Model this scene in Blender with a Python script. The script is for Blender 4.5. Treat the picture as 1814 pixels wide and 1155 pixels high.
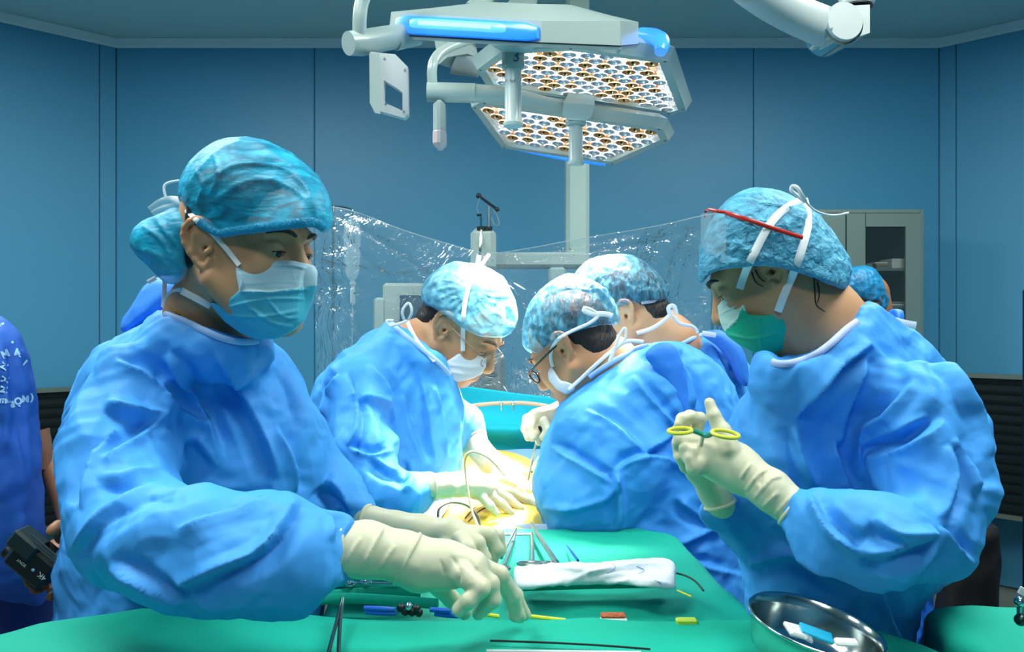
import bpy, math, random
import numpy as np
from mathutils import Vector, Matrix
SC = bpy.context.scene
for _o in list(bpy.data.objects): bpy.data.objects.remove(_o)
COL = SC.collection
F = 1500.0; CU = 907.0; CV = 577.5; CZ = 1.35      # focal length in pixels of the 1814x1155 frame, centre, eye height

def P(u, v, d):
    """the point at distance d (metres) behind pixel u, v"""
    return np.array([(u-CU)/F*d, d, CZ+(CV-v)/F*d])

# ---------------------------------------------------------------- camera, world, lights, exposure
cam_data = bpy.data.cameras.new('camera'); cam = bpy.data.objects.new('camera', cam_data); COL.objects.link(cam)
cam.location = (0, 0, CZ); cam.rotation_euler = (math.pi/2, 0, 0)
cam_data.sensor_width = 36.0; cam_data.lens = 36.0*F/1814.0; cam_data.clip_start = 0.02
SC.camera = cam
cam_data.dof.use_dof = True; cam_data.dof.focus_distance = 1.75; cam_data.dof.aperture_fstop = 18.0
world = bpy.data.worlds.new('world'); SC.world = world; world.use_nodes = True
world.node_tree.nodes['Background'].inputs[0].default_value = (0.35, 0.6, 0.75, 1)
world.node_tree.nodes['Background'].inputs[1].default_value = 0.15
SC.view_settings.view_transform = 'Standard'; SC.view_settings.look = 'None'
SC.view_settings.gamma = 1.0; SC.view_settings.use_curve_mapping = False
SC.view_settings.exposure = 0.0
SC.cycles.use_denoising = True; SC.cycles.max_bounces = 7; SC.cycles.diffuse_bounces = 3; SC.cycles.transparent_max_bounces = 16; SC.cycles.use_adaptive_sampling = True; SC.cycles.adaptive_threshold = .05
SC.cycles.sample_clamp_indirect = 4.0

def light(kind, name, loc, target, energy, color, size=None, size_y=None, spot=None, blend=0.3, radius=None, spread=None):
    ld = bpy.data.lights.new(name, kind); lo = bpy.data.objects.new(name, ld); COL.objects.link(lo)
    lo.location = loc; ld.energy = energy; ld.color = color
    dirv = Vector(target)-Vector(loc); lo.rotation_euler = dirv.to_track_quat('-Z', 'Y').to_euler()
    if kind == 'AREA':
        ld.shape = 'RECTANGLE'; ld.size = size; ld.size_y = size_y or size
        if spread: ld.spread = spread
    if kind == 'SPOT': ld.spot_size = spot; ld.spot_blend = blend
    if radius: ld.shadow_soft_size = radius
    return lo
# ceiling panels behind and above the camera, and the two surgical lamps' beams on the patient
LC = (0.97, 1.0, 0.95)
for x, y, e in ((-1.05, .95, 44), (1.05, .95, 44), (-1.5, 2.5, 46), (1.5, 2.5, 46), (0, -.9, 19)):
    light('AREA', 'ceiling_panel_light', (x, y, 2.86), (x, y, 0), e, LC, 1.1, .6)
SPOT_T = P(900, 862, 1.9)
light('SPOT', 'surgical_beam', tuple(P(1030, 138, 2.05)-np.array([0, 0, .03])), tuple(SPOT_T), 950, (1.0, 0.80, 0.68), spot=math.radians(45), blend=0.6, radius=0.12)
light('SPOT', 'surgical_beam', tuple(P(1010, 240, 2.45)-np.array([0, 0, .03])), tuple(SPOT_T), 850, (1.0, 0.83, 0.73), spot=math.radians(42), blend=0.6, radius=0.12)
light('SPOT', 'surgical_beam', tuple(P(910, 97, 1.7)-np.array([0, 0, .03])), tuple(SPOT_T+np.array([0, .1, 0])), 260, (1.0, 0.83, 0.73), spot=math.radians(26), blend=0.9, radius=0.12)

# ---------------------------------------------------------------- materials
def lin(c):
    c = [x/255.0 for x in c]
    return tuple(x/12.92 if x <= .04045 else ((x+.055)/1.055)**2.4 for x in c)
_M = {}
def mat(name, rgb, rough=.5, metal=0., bump=None, spec=.5, alpha=1., emit=None, estr=0., sub=0., coat=0., var=None, trans=0., sheen=0.):
    """bump: list of (kind, scale, strength[, distance]); var: (rgb2, scale, detail) mixes a second colour in by noise"""
    if name in _M: return _M[name]
    m = bpy.data.materials.new(name); m.use_nodes = True; nt = m.node_tree; b = nt.nodes['Principled BSDF']
    L = nt.links
    b.inputs['Base Color'].default_value = (*lin(rgb), 1); b.inputs['Roughness'].default_value = rough
    b.inputs['Metallic'].default_value = metal; b.inputs['Specular IOR Level'].default_value = spec
    b.inputs['Alpha'].default_value = alpha
    if sub: b.inputs['Subsurface Weight'].default_value = sub; b.inputs['Subsurface Scale'].default_value = .02; b.inputs['Subsurface Radius'].default_value = (1, .35, .2)
    if coat: b.inputs['Coat Weight'].default_value = coat; b.inputs['Coat Roughness'].default_value = .1
    if trans: b.inputs['Transmission Weight'].default_value = trans
    if sheen: b.inputs['Sheen Weight'].default_value = sheen; b.inputs['Sheen Roughness'].default_value = .6
    if emit: b.inputs['Emission Color'].default_value = (*lin(emit), 1); b.inputs['Emission Strength'].default_value = estr
    tc = nt.nodes.new('ShaderNodeTexCoord')
    if var:
        n = nt.nodes.new('ShaderNodeTexNoise'); n.inputs['Scale'].default_value = var[1]; n.inputs['Detail'].default_value = var[2]
        L.new(tc.outputs['Object'], n.inputs['Vector'])
        mp = nt.nodes.new('ShaderNodeMapRange'); mp.inputs[1].default_value = .38; mp.inputs[2].default_value = .62
        L.new(n.outputs['Fac'], mp.inputs[0])
        mx = nt.nodes.new('ShaderNodeMix'); mx.data_type = 'RGBA'
        mx.inputs[6].default_value = (*lin(rgb), 1); mx.inputs[7].default_value = (*lin(var[0]), 1)
        L.new(mp.outputs[0], mx.inputs[0]); L.new(mx.outputs[2], b.inputs['Base Color'])
    prev = None
    for bp in (bump or []):
        kind, sc, st = bp[0], bp[1], bp[2]; dist = bp[3] if len(bp) > 3 else .01
        vec = tc.outputs['Object']
        if kind == 'crumple':      # crisp facets like folded non-woven cloth
            nz = nt.nodes.new('ShaderNodeTexNoise'); nz.inputs['Scale'].default_value = sc*.6; nz.inputs['Detail'].default_value = 1
            L.new(vec, nz.inputs['Vector'])
            add = nt.nodes.new('ShaderNodeVectorMath'); add.operation = 'MULTIPLY_ADD'; add.inputs[1].default_value = (.9/sc,)*3
            L.new(nz.outputs['Color'], add.inputs[0]); L.new(vec, add.inputs[2])
            t = nt.nodes.new('ShaderNodeTexVoronoi'); t.feature = 'SMOOTH_F1'; t.inputs['Smoothness'].default_value = .25; t.inputs['Scale'].default_value = sc
            L.new(add.outputs[0], t.inputs['Vector']); out = t.outputs['Distance']
        elif kind == 'ridge':
            t = nt.nodes.new('ShaderNodeTexNoise'); t.noise_type = 'RIDGED_MULTIFRACTAL'; t.inputs['Scale'].default_value = sc; t.inputs['Detail'].default_value = 2
            L.new(vec, t.inputs['Vector']); out = t.outputs['Fac']
        elif kind == 'wave':
            t = nt.nodes.new('ShaderNodeTexWave'); t.inputs['Scale'].default_value = sc; t.inputs['Distortion'].default_value = 6; t.inputs['Detail'].default_value = 2; t.inputs['Detail Scale'].default_value = 1.5
            L.new(vec, t.inputs['Vector']); out = t.outputs['Fac']
        elif kind == 'pleat':      # gathered cap cloth: many fine folds, stretched along one axis
            mpn = nt.nodes.new('ShaderNodeMapping'); mpn.inputs['Scale'].default_value = bp[4]
            L.new(vec, mpn.inputs['Vector'])
            t = nt.nodes.new('ShaderNodeTexNoise'); t.inputs['Scale'].default_value = sc; t.inputs['Detail'].default_value = 3; t.inputs['Distortion'].default_value = .6
            L.new(mpn.outputs[0], t.inputs['Vector']); out = t.outputs['Fac']
        else:
            t = nt.nodes.new('ShaderNodeTexNoise'); t.inputs['Scale'].default_value = sc; t.inputs['Detail'].default_value = 4
            L.new(vec, t.inputs['Vector']); out = t.outputs['Fac']
        bn = nt.nodes.new('ShaderNodeBump'); bn.inputs['Strength'].default_value = st; bn.inputs['Distance'].default_value = dist
        L.new(out, bn.inputs['Height'])
        if prev: L.new(prev, bn.inputs['Normal'])
        prev = bn.outputs[0]
    if prev: L.new(prev, b.inputs['Normal'])
    _M[name] = m
    return m

def see_through_cloth(name, rgb, rgb2, opacity, stretch=(1, 1, 1), scale=60, rough=.6, bumpst=.5, facets=14, dist=.004, fine=1.0):
    """thin non-woven cap cloth: partly see-through, denser where it folds"""
    m = mat(name, rgb, rough, bump=[('pleat', scale, bumpst*fine, .003, stretch), ('crumple', facets, bumpst, dist)], spec=.4)
    nt = m.node_tree; L = nt.links; b = nt.nodes['Principled BSDF']
    tc = nt.nodes.new('ShaderNodeTexCoord'); mpn = nt.nodes.new('ShaderNodeMapping'); mpn.inputs['Scale'].default_value = stretch
    L.new(tc.outputs['Object'], mpn.inputs['Vector'])
    n = nt.nodes.new('ShaderNodeTexNoise'); n.inputs['Scale'].default_value = scale*.6; n.inputs['Detail'].default_value = 3; n.inputs['Distortion'].default_value = .8
    L.new(mpn.outputs[0], n.inputs['Vector'])
    r = nt.nodes.new('ShaderNodeMapRange'); r.inputs[1].default_value = .35; r.inputs[2].default_value = .65
    r.inputs[3].default_value = opacity[0]; r.inputs[4].default_value = opacity[1]
    L.new(n.outputs['Fac'], r.inputs[0])
    mx = nt.nodes.new('ShaderNodeMix'); mx.data_type = 'RGBA'; mx.inputs[6].default_value = (*lin(rgb2), 1); mx.inputs[7].default_value = (*lin(rgb), 1)
    L.new(n.outputs['Fac'], mx.inputs[0]); L.new(mx.outputs[2], b.inputs['Base Color'])
    L.new(r.outputs[0], b.inputs['Alpha'])
    return m

# ---------------------------------------------------------------- objects
def tag(o, label=None, cat=None, group=None, kind=None):
    if label: o['label'] = label
    if cat: o['category'] = cat
    if group: o['group'] = group
    if kind: o['kind'] = kind
    return o
def empty(name, loc, label, cat, group=None):
    o = bpy.data.objects.new(name, None); COL.objects.link(o); o.location = tuple(loc); o.empty_display_size = .05
    return tag(o, label, cat, group)
def world_loc(o):
    v = Vector((0, 0, 0))
    while o is not None: v += o.location; o = o.parent
    return np.array(v)
def mesh_obj(name, verts, faces, material, parent=None, smooth=True, kind=None, label=None, mats=None, fmat=None, sharp=None):
    """verts are world coordinates; the object's origin is its parent's (or the base centre of the mesh)"""
    verts = np.asarray(verts, dtype=np.float64)
    if parent is None:
        lo, hi = verts.min(0), verts.max(0); org = np.array([(lo[0]+hi[0])/2, (lo[1]+hi[1])/2, lo[2]])
    else: org = world_loc(parent)
    me = bpy.data.meshes.new(name)
    v = verts-org
    if isinstance(faces, np.ndarray):
        nf, k = faces.shape
        me.vertices.add(len(v)); me.vertices.foreach_set('co', v.astype(np.float32).ravel())
        me.loops.add(nf*k); me.loops.foreach_set('vertex_index', faces.astype(np.int32).ravel())
        me.polygons.add(nf); me.polygons.foreach_set('loop_start', np.arange(0, nf*k, k, dtype=np.int32))
        me.update(calc_edges=True)
    else:
        me.from_pydata([tuple(x) for x in v], [], faces); me.update()
    for mm in (mats or [material]): me.materials.append(mm)
    if fmat is not None: me.polygons.foreach_set('material_index', np.asarray(fmat, dtype=np.int32))
    me.polygons.foreach_set('use_smooth', np.full(len(me.polygons), bool(smooth)))
    if sharp: me.set_sharp_from_angle(angle=math.radians(sharp))
    o = bpy.data.objects.new(name, me); COL.objects.link(o)
    if parent is None: o.location = tuple(org)
    else: o.parent = parent
    if kind: o['kind'] = kind
    if label: o['label'] = label
    return o

def catmull(pts, n=6, closed=False):
    pts = np.asarray(pts, float); N = len(pts); out = []
    rng = N if closed else N-1
    for i in range(rng):
        if closed: p0, p1, p2, p3 = pts[(i-1) % N], pts[i], pts[(i+1) % N], pts[(i+2) % N]
        else: p0, p1, p2, p3 = pts[max(i-1, 0)], pts[i], pts[i+1], pts[min(i+2, N-1)]
        for j in range(n):
            t = j/n; out.append(.5*((2*p1)+(-p0+p2)*t+(2*p0-5*p1+4*p2-p3)*t*t+(-p0+3*p1-3*p2+p3)*t**3))
    if not closed: out.append(pts[-1])
    return np.array(out)

class MB:
    """collects shapes (world coordinates) for one mesh"""
    def __init__(s): s.v = []; s.f = []
    def add(s, v, f):
        b = len(s.v); s.v += [tuple(x) for x in v]; s.f += [tuple(b+i for i in q) for q in f]; return s
    def box(s, c, size, rot=None, bev=0.):
        hx, hy, hz = [x/2 for x in size]; R = np.array(rot) if rot is not None else np.eye(3); c = np.asarray(c, float)
        if bev <= 0:
            v = [c+R@np.array([x*hx, y*hy, z*hz]) for x in (-1, 1) for y in (-1, 1) for z in (-1, 1)]
            f = [(0, 1, 3, 2), (4, 6, 7, 5), (0, 4, 5, 1), (2, 3, 7, 6), (0, 2, 6, 4), (1, 5, 7, 3)]
            return s.add(v, f)
        # chamfered box
        b = min(bev, hx*.9, hy*.9, hz*.9); v = []; idx = {}
        for x in (-1, 1):
            for y in (-1, 1):
                for z in (-1, 1):
                    for k in range(3):
                        q = [x*(hx-b), y*(hy-b), z*(hz-b)]; q[k] = [x*hx, y*hy, z*hz][k]
                        idx[(x, y, z, k)] = len(v); v.append(c+R@np.array(q))
        f = []
        for k in range(3):
            a1, a2 = [(1, 2), (0, 2), (0, 1)][k]
            for sg in (-1, 1):
                q = []
                for (p, r) in ((-1, -1), (1, -1), (1, 1), (-1, 1)):
                    key = [0, 0, 0]; key[k] = sg; key[a1] = p; key[a2] = r; q.append(idx[(*key, k)])
                f.append(tuple(q))
        for k in range(3):      # edges along axis k
            a1, a2 = [(1, 2), (0, 2), (0, 1)][k]
            for p in (-1, 1):
                for r in (-1, 1):
                    def I(e, face):
                        key = [0, 0, 0]; key[k] = e; key[a1] = p; key[a2] = r; return idx[(*key, face)]
                    f.append((I(-1, a1), I(1, a1), I(1, a2), I(-1, a2)))
        for x in (-1, 1):
            for y in (-1, 1):
                for z in (-1, 1): f.append((idx[(x, y, z, 0)], idx[(x, y, z, 1)], idx[(x, y, z, 2)]))
        return s.add(v, f)
    def tube(s, pts, r, n=10, closed=False, flat=None, up=None, caps=True, sm=0):
        """flat=(wide, thin) gives a ribbon"""
        pts = np.asarray(pts, float)
        if sm: pts = catmull(pts, sm, closed)
        N = len(pts); rr = np.interp(np.linspace(0, 1, N), np.linspace(0, 1, len(r)), r) if hasattr(r, '__len__') else np.full(N, r)
        T = np.zeros_like(pts)
        for i in range(N):
            a = pts[(i-1) % N] if (closed or i > 0) else pts[i]; b = pts[(i+1) % N] if (closed or i < N-1) else pts[i]
            T[i] = (b-a)/(np.linalg.norm(b-a)+1e-12)
        ref = np.array(up, float) if up is not None else (np.array([0, 0, 1.]) if abs(T[0][2]) < .9 else np.array([1., 0, 0]))
        U = ref-T[0]*ref.dot(T[0]); U /= np.linalg.norm(U); v = []
        for i in range(N):
            if up is not None:
                U = np.array(up, float); U = U-T[i]*U.dot(T[i])
            else: U = U-T[i]*U.dot(T[i])
            U = U/(np.linalg.norm(U)+1e-12); W = np.cross(T[i], U)
            for k in range(n):
                a = 2*math.pi*k/n
                if flat: v.append(pts[i]+U*math.cos(a)*flat[0]/2*(rr[i] if hasattr(r, '__len__') else 1)+W*math.sin(a)*flat[1]/2)
                else: v.append(pts[i]+(U*math.cos(a)+W*math.sin(a))*rr[i])
        f = []
        for i in range(N if closed else N-1):
            j = (i+1) % N
            for k in range(n): f.append((i*n+k, i*n+(k+1) % n, j*n+(k+1) % n, j*n+k))
        if caps and not closed: f.append(tuple(range(n-1, -1, -1))); f.append(tuple((N-1)*n+k for k in range(n)))
        return s.add(v, f)
    def lathe(s, prof, c, axis=(0, 0, 1), n=32, caps=False):
        """prof: (radius, height) pairs along axis from c"""
        A = np.asarray(axis, float); A /= np.linalg.norm(A); ref = np.array([1., 0, 0]) if abs(A[0]) < .9 else np.array([0, 1., 0])
        U = ref-A*ref.dot(A); U /= np.linalg.norm(U); W = np.cross(A, U); c = np.asarray(c, float); v = []; f = []
        for (r, h) in prof:
            for k in range(n):
                a = 2*math.pi*k/n; v.append(c+A*h+(U*math.cos(a)+W*math.sin(a))*r)
        for i in range(len(prof)-1):
            for k in range(n): f.append((i*n+k, i*n+(k+1) % n, (i+1)*n+(k+1) % n, (i+1)*n+k))
        if caps: f.append(tuple(range(n-1, -1, -1))); f.append(tuple((len(prof)-1)*n+k for k in range(n)))
        return s.add(v, f)
    def prism(s, poly, off):
        """poly: list of 3-D points of one face, off: extrusion vector"""
        n = len(poly); poly = [np.asarray(p, float) for p in poly]; off = np.asarray(off, float)
        v = poly+[p+off for p in poly]
        f = [tuple(range(n-1, -1, -1)), tuple(range(n, 2*n))]+[(i, (i+1) % n, n+(i+1) % n, n+i) for i in range(n)]
        return s.add(v, f)
    def loft(s, rings, closed=True, caps=True):
        n = len(rings[0]); v = [p for r in rings for p in r]; f = []
        for i in range(len(rings)-1):
            for k in range(n if closed else n-1): f.append((i*n+k, i*n+(k+1) % n, (i+1)*n+(k+1) % n, (i+1)*n+k))
        if caps: f.append(tuple(range(n-1, -1, -1))); f.append(tuple((len(rings)-1)*n+k for k in range(n)))
        return s.add(v, f)
    def ball(s, c, r, n=16, m=10, rot=None):
        rad = np.array([r]*3 if not hasattr(r, '__len__') else r, float); R = np.array(rot) if rot is not None else np.eye(3); v = []; f = []
        for i in range(m+1):
            t = math.pi*i/m
            for k in range(n):
                a = 2*math.pi*k/n; v.append(np.asarray(c)+R@(rad*np.array([math.sin(t)*math.cos(a), math.sin(t)*math.sin(a), math.cos(t)])))
        for i in range(m):
            for k in range(n): f.append((i*n+k, (i+1)*n+k, (i+1)*n+(k+1) % n, i*n+(k+1) % n))
        return s.add(v, f)
    def build(s, name, material, parent=None, smooth=True, sharp=35, **kw):
        return mesh_obj(name, s.v, s.f, material, parent, smooth, sharp=sharp if smooth else None, **kw)

def rotz(a): c, s_ = math.cos(a), math.sin(a); return np.array([[c, -s_, 0], [s_, c, 0], [0, 0, 1]])
def rotx(a): c, s_ = math.cos(a), math.sin(a); return np.array([[1, 0, 0], [0, c, -s_], [0, s_, c]])
def roty(a): c, s_ = math.cos(a), math.sin(a); return np.array([[c, 0, s_], [0, 1, 0], [-s_, 0, c]])

# ---------------------------------------------------------------- implicit surfaces (bodies, gowns, gloves) turned into one closed mesh
def poly_sdf(poly, step=4.0, pad=60):
    poly = np.asarray(poly, float); lo = poly.min(0)-pad; hi = poly.max(0)+pad
    us = np.arange(lo[0], hi[0]+step, step); vs = np.arange(lo[1], hi[1]+step, step)
    U, V = np.meshgrid(us, vs, indexing='ij'); D = np.full(U.shape, 1e9); inside = np.zeros(U.shape, bool)
    n = len(poly)
    for i in range(n):
        a = poly[i]; b = poly[(i+1) % n]; e = b-a; L2 = max(e.dot(e), 1e-9)
        t = np.clip(((U-a[0])*e[0]+(V-a[1])*e[1])/L2, 0, 1)
        D = np.minimum(D, (U-a[0]-t*e[0])**2+(V-a[1]-t*e[1])**2)
        c = ((a[1] > V) != (b[1] > V)); den = (b[1]-a[1]) if b[1] != a[1] else 1e-9
        inside ^= c & (U < (b[0]-a[0])*(V-a[1])/den+a[0])
    D = np.sqrt(D); D[inside] *= -1
    def f(u, v):
        x = np.clip((u-lo[0])/step, 0, len(us)-1.001); y = np.clip((v-lo[1])/step, 0, len(vs)-1.001)
        i = x.astype(np.int32); j = y.astype(np.int32); fx = x-i; fy = y-j
        return (D[i, j]*(1-fx)*(1-fy)+D[i+1, j]*fx*(1-fy)+D[i, j+1]*(1-fx)*fy+D[i+1, j+1]*fx*fy)
    return f

class SDF:
    def __init__(s, lo, hi, h):
        lo, hi = np.minimum(lo, hi), np.maximum(lo, hi); s.lo = np.asarray(lo, float); s.h = h; s.n = np.ceil((np.asarray(hi, float)-s.lo)/h).astype(int)+1
        s.ax = [s.lo[k]+h*np.arange(s.n[k]) for k in range(3)]
        s.D = np.full(tuple(s.n), .2, np.float32)
    def sub(s, lo, hi):
        a = np.clip(np.floor((np.asarray(lo)-s.lo)/s.h).astype(int), 0, s.n-1); b = np.clip(np.ceil((np.asarray(hi)-s.lo)/s.h).astype(int)+1, 1, s.n)
        sl = tuple(slice(a[k], b[k]) for k in range(3))
        g = [s.ax[k][sl[k]].astype(np.float32) for k in range(3)]
        return sl, g[0][:, None, None], g[1][None, :, None], g[2][None, None, :]
    def op(s, sl, d, k, mode):
        A = s.D[sl]; d = d.astype(np.float32)
        if mode == 'add':
            if k > 0:
                h = np.clip(.5+.5*(A-d)/k, 0, 1); s.D[sl] = A*(1-h)+d*h-k*h*(1-h)
            else: s.D[sl] = np.minimum(A, d)
        elif mode == 'cut':
            if k > 0:
                h = np.clip(.5-.5*(A+d)/k, 0, 1); s.D[sl] = A*(1-h)-d*h+k*h*(1-h)
            else: s.D[sl] = np.maximum(A, -d)
        elif mode == 'clip':
            if k > 0:
                h = np.clip(.5-.5*(A-d)/k, 0, 1); s.D[sl] = A*(1-h)+d*h+k*h*(1-h)
            else: s.D[sl] = np.maximum(A, d)
    def cap(s, a, b, ra, rb=None, k=.02, mode='add'):
        rb = ra if rb is None else rb; a = np.asarray(a, float); b = np.asarray(b, float); m = max(ra, rb)+k+s.h*2
        sl, X, Y, Z = s.sub(np.minimum(a, b)-m, np.maximum(a, b)+m)
        e = b-a; L2 = max(e.dot(e), 1e-12)
        t = np.clip(((X-a[0])*e[0]+(Y-a[1])*e[1]+(Z-a[2])*e[2])/L2, 0, 1)
        d = np.sqrt((X-a[0]-t*e[0])**2+(Y-a[1]-t*e[1])**2+(Z-a[2]-t*e[2])**2)-(ra+(rb-ra)*t)
        s.op(sl, d, k, mode); return s
    def chain(s, pts, rads, k=.02, mode='add'):
        for i in range(len(pts)-1): s.cap(pts[i], pts[i+1], rads[i], rads[i+1], k, mode)
        return s
    def ell(s, c, r, rot=None, k=.02, mode='add'):
        c = np.asarray(c, float); r = np.asarray(r, float); m = r.max()+k+s.h*2
        sl, X, Y, Z = s.sub(c-m, c+m); X = X-c[0]; Y = Y-c[1]; Z = Z-c[2]
        if rot is not None:
            R = np.asarray(rot, float); X, Y, Z = (R[0, 0]*X+R[1, 0]*Y+R[2, 0]*Z, R[0, 1]*X+R[1, 1]*Y+R[2, 1]*Z, R[0, 2]*X+R[1, 2]*Y+R[2, 2]*Z)
        k0 = np.sqrt((X/r[0])**2+(Y/r[1])**2+(Z/r[2])**2); k1 = np.sqrt((X/r[0]**2)**2+(Y/r[1]**2)**2+(Z/r[2]**2)**2)
        s.op(sl, k0*(k0-1)/np.maximum(k1, 1e-6), k, mode); return s
    def plane(s, c, n, k=.0, mode='clip'):
        """keeps the side opposite to n"""
        sl, X, Y, Z = s.sub(s.lo, s.lo+s.h*s.n); n = np.asarray(n, float); n /= np.linalg.norm(n)
        s.op(sl, (X-c[0])*n[0]+(Y-c[1])*n[1]+(Z-c[2])*n[2], k, mode); return s
    def infl(s, poly, dep, T, R, k=.02, mode='add', smooth=5, power=2.0):
        """rounded solid whose outline, seen from the front, is the polygon; dep = [(u, v, distance)...]; T half thickness, R rounding"""
        poly = catmull(poly, smooth, True) if smooth else np.asarray(poly, float)
        f = poly_sdf(poly); dep = np.asarray(dep, float)
        if dep.ndim == 1: dep = dep[None]
        d0, d1 = dep[:, 2].min()-T, dep[:, 2].max()+T; lo2, hi2 = poly.min(0), poly.max(0)
        cs = np.array([P(u, v, d) for u in (lo2[0], hi2[0]) for v in (lo2[1], hi2[1]) for d in (d0, d1)])
        sl, X, Y, Z = s.sub(cs.min(0)-k-.02, cs.max(0)+k+.02)
        u = CU+F*X/Y+0*Z; v = CV-F*(Z-CZ)/Y+0*X
        if len(dep) == 1: zc = dep[0, 2]
        else:
            zc = 0; W = 0
            for (a, b, c) in dep:
                w = 1/((u-a)**2+(v-b)**2+900.); w = w*w; zc = zc+w*c; W = W+w
            zc = zc/W
        d2 = f(u, v)*Y/F                      # metres, negative inside
        e = np.maximum(0, 1+d2/R); q = np.abs(Y-zc)/T
        d = ((e**power+q**power)**(1/power)-1)*min(R, T)
        d = np.maximum(d, d2*.7)
        s.op(sl, d, k, mode); return s
    def prismcut(s, poly, k=.004, smooth=4, mode='clip'):
        """keep only what lies behind the outline (pixels)"""
        poly = catmull(poly, smooth, True) if smooth else np.asarray(poly, float); f = poly_sdf(poly, 3.0)
        sl, X, Y, Z = s.sub(s.lo, s.lo+s.h*s.n)
        u = CU+F*X/Y+0*Z; v = CV-F*(Z-CZ)/Y+0*X
        s.op(sl, f(u, v)*Y/F, k, mode); return s
    def mesh(s, smooth=2):
        D = s.D.copy(); D[0] = D[-1] = .1; D[:, 0] = D[:, -1] = .1; D[:, :, 0] = D[:, :, -1] = .1
        S = D < 0; nx, ny, nz = D.shape
        c = np.zeros((nx-1, ny-1, nz-1), np.int8)
        for i in (0, 1):
            for j in (0, 1):
                for k in (0, 1): c += S[i:nx-1+i, j:ny-1+j, k:nz-1+k]
        act = np.argwhere((c > 0) & (c < 8)); idx = np.full(c.shape, -1, np.int32); idx[tuple(act.T)] = np.arange(len(act))
        off = [(i, j, k) for i in (0, 1) for j in (0, 1) for k in (0, 1)]
        val = [D[act[:, 0]+o[0], act[:, 1]+o[1], act[:, 2]+o[2]] for o in off]
        acc = np.zeros((len(act), 3)); cnt = np.zeros(len(act))
        for a in range(8):
            for b in range(a+1, 8):
                if sum(abs(off[a][k]-off[b][k]) for k in range(3)) != 1: continue
                m = (val[a] < 0) != (val[b] < 0); t = np.where(m, val[a]/np.where(m, val[a]-val[b], 1), 0)
                p = np.array(off[a])[None]+t[:, None]*(np.array(off[b])-np.array(off[a]))[None]
                acc += p*m[:, None]; cnt += m
        V = s.lo+s.h*(act+acc/cnt[:, None])
        faces = []
        for axis in range(3):
            sh = [slice(1, -1)]*3; sh[axis] = slice(0, -1); sh2 = list(sh); sh2[axis] = slice(1, None)
            A = S[tuple(sh)]; B = S[tuple(sh2)]; o1, o2 = [(1, 2), (2, 0), (0, 1)][axis]
            for flip in (False, True):
                e = np.argwhere((A & ~B) if not flip else (~A & B))
                if not len(e): continue
                base = e.copy(); base[:, o1] += 1; base[:, o2] += 1
                def at(d1, d2):
                    q = base.copy(); q[:, o1] += d1; q[:, o2] += d2; return idx[q[:, 0], q[:, 1], q[:, 2]]
                q = np.stack([at(-1, -1), at(0, -1), at(0, 0), at(-1, 0)], 1)
                faces.append(q if not flip else q[:, ::-1])
        Fc = np.concatenate(faces)
        for _ in range(smooth): V = laplace(V, Fc, .5)
        return V, Fc

def edges_of(Fc):
    return np.concatenate([Fc[:, [0, 1]], Fc[:, [1, 2]], Fc[:, [2, 3]], Fc[:, [3, 0]]])
def laplace(V, Fc, w=.5):
    E = edges_of(Fc); n = len(V); cnt = np.bincount(E[:, 0], minlength=n)+np.bincount(E[:, 1], minlength=n)
    out = np.empty_like(V)
    for k in range(3):
        out[:, k] = (np.bincount(E[:, 0], V[E[:, 1], k], n)+np.bincount(E[:, 1], V[E[:, 0], k], n))/np.maximum(cnt, 1)
    return V*(1-w)+out*w
def refine(V, Fc):
    """every quad into four"""
    n = len(V); E = np.sort(edges_of(Fc), axis=1); key = E[:, 0].astype(np.int64)*n+E[:, 1]; uq, inv = np.unique(key, return_inverse=True)
    mid = (V[uq//n]+V[uq % n])/2; m = len(Fc); cen = V[Fc].mean(1); eid = (n+inv.reshape(4, m)).T; cid = n+len(uq)+np.arange(m)
    Q = np.concatenate([np.stack([Fc[:, k], eid[:, k], cid, eid[:, (k-1) % 4]], 1) for k in range(4)])
    V2 = np.concatenate([V, mid, cen]); return laplace(V2, Q, .5), Q
def normals(V, Fc):
    a = V[Fc[:, 2]]-V[Fc[:, 0]]; b = V[Fc[:, 3]]-V[Fc[:, 1]]; fn = np.cross(a, b); N = np.zeros_like(V); n = len(V)
    for j in range(4):
        for k in range(3): N[:, k] += np.bincount(Fc[:, j], fn[:, k], n)
    return N/(np.linalg.norm(N, axis=1)[:, None]+1e-12)
def pix(V): return CU+F*V[:, 0]/V[:, 1], CV-F*(V[:, 2]-CZ)/V[:, 1]

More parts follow.
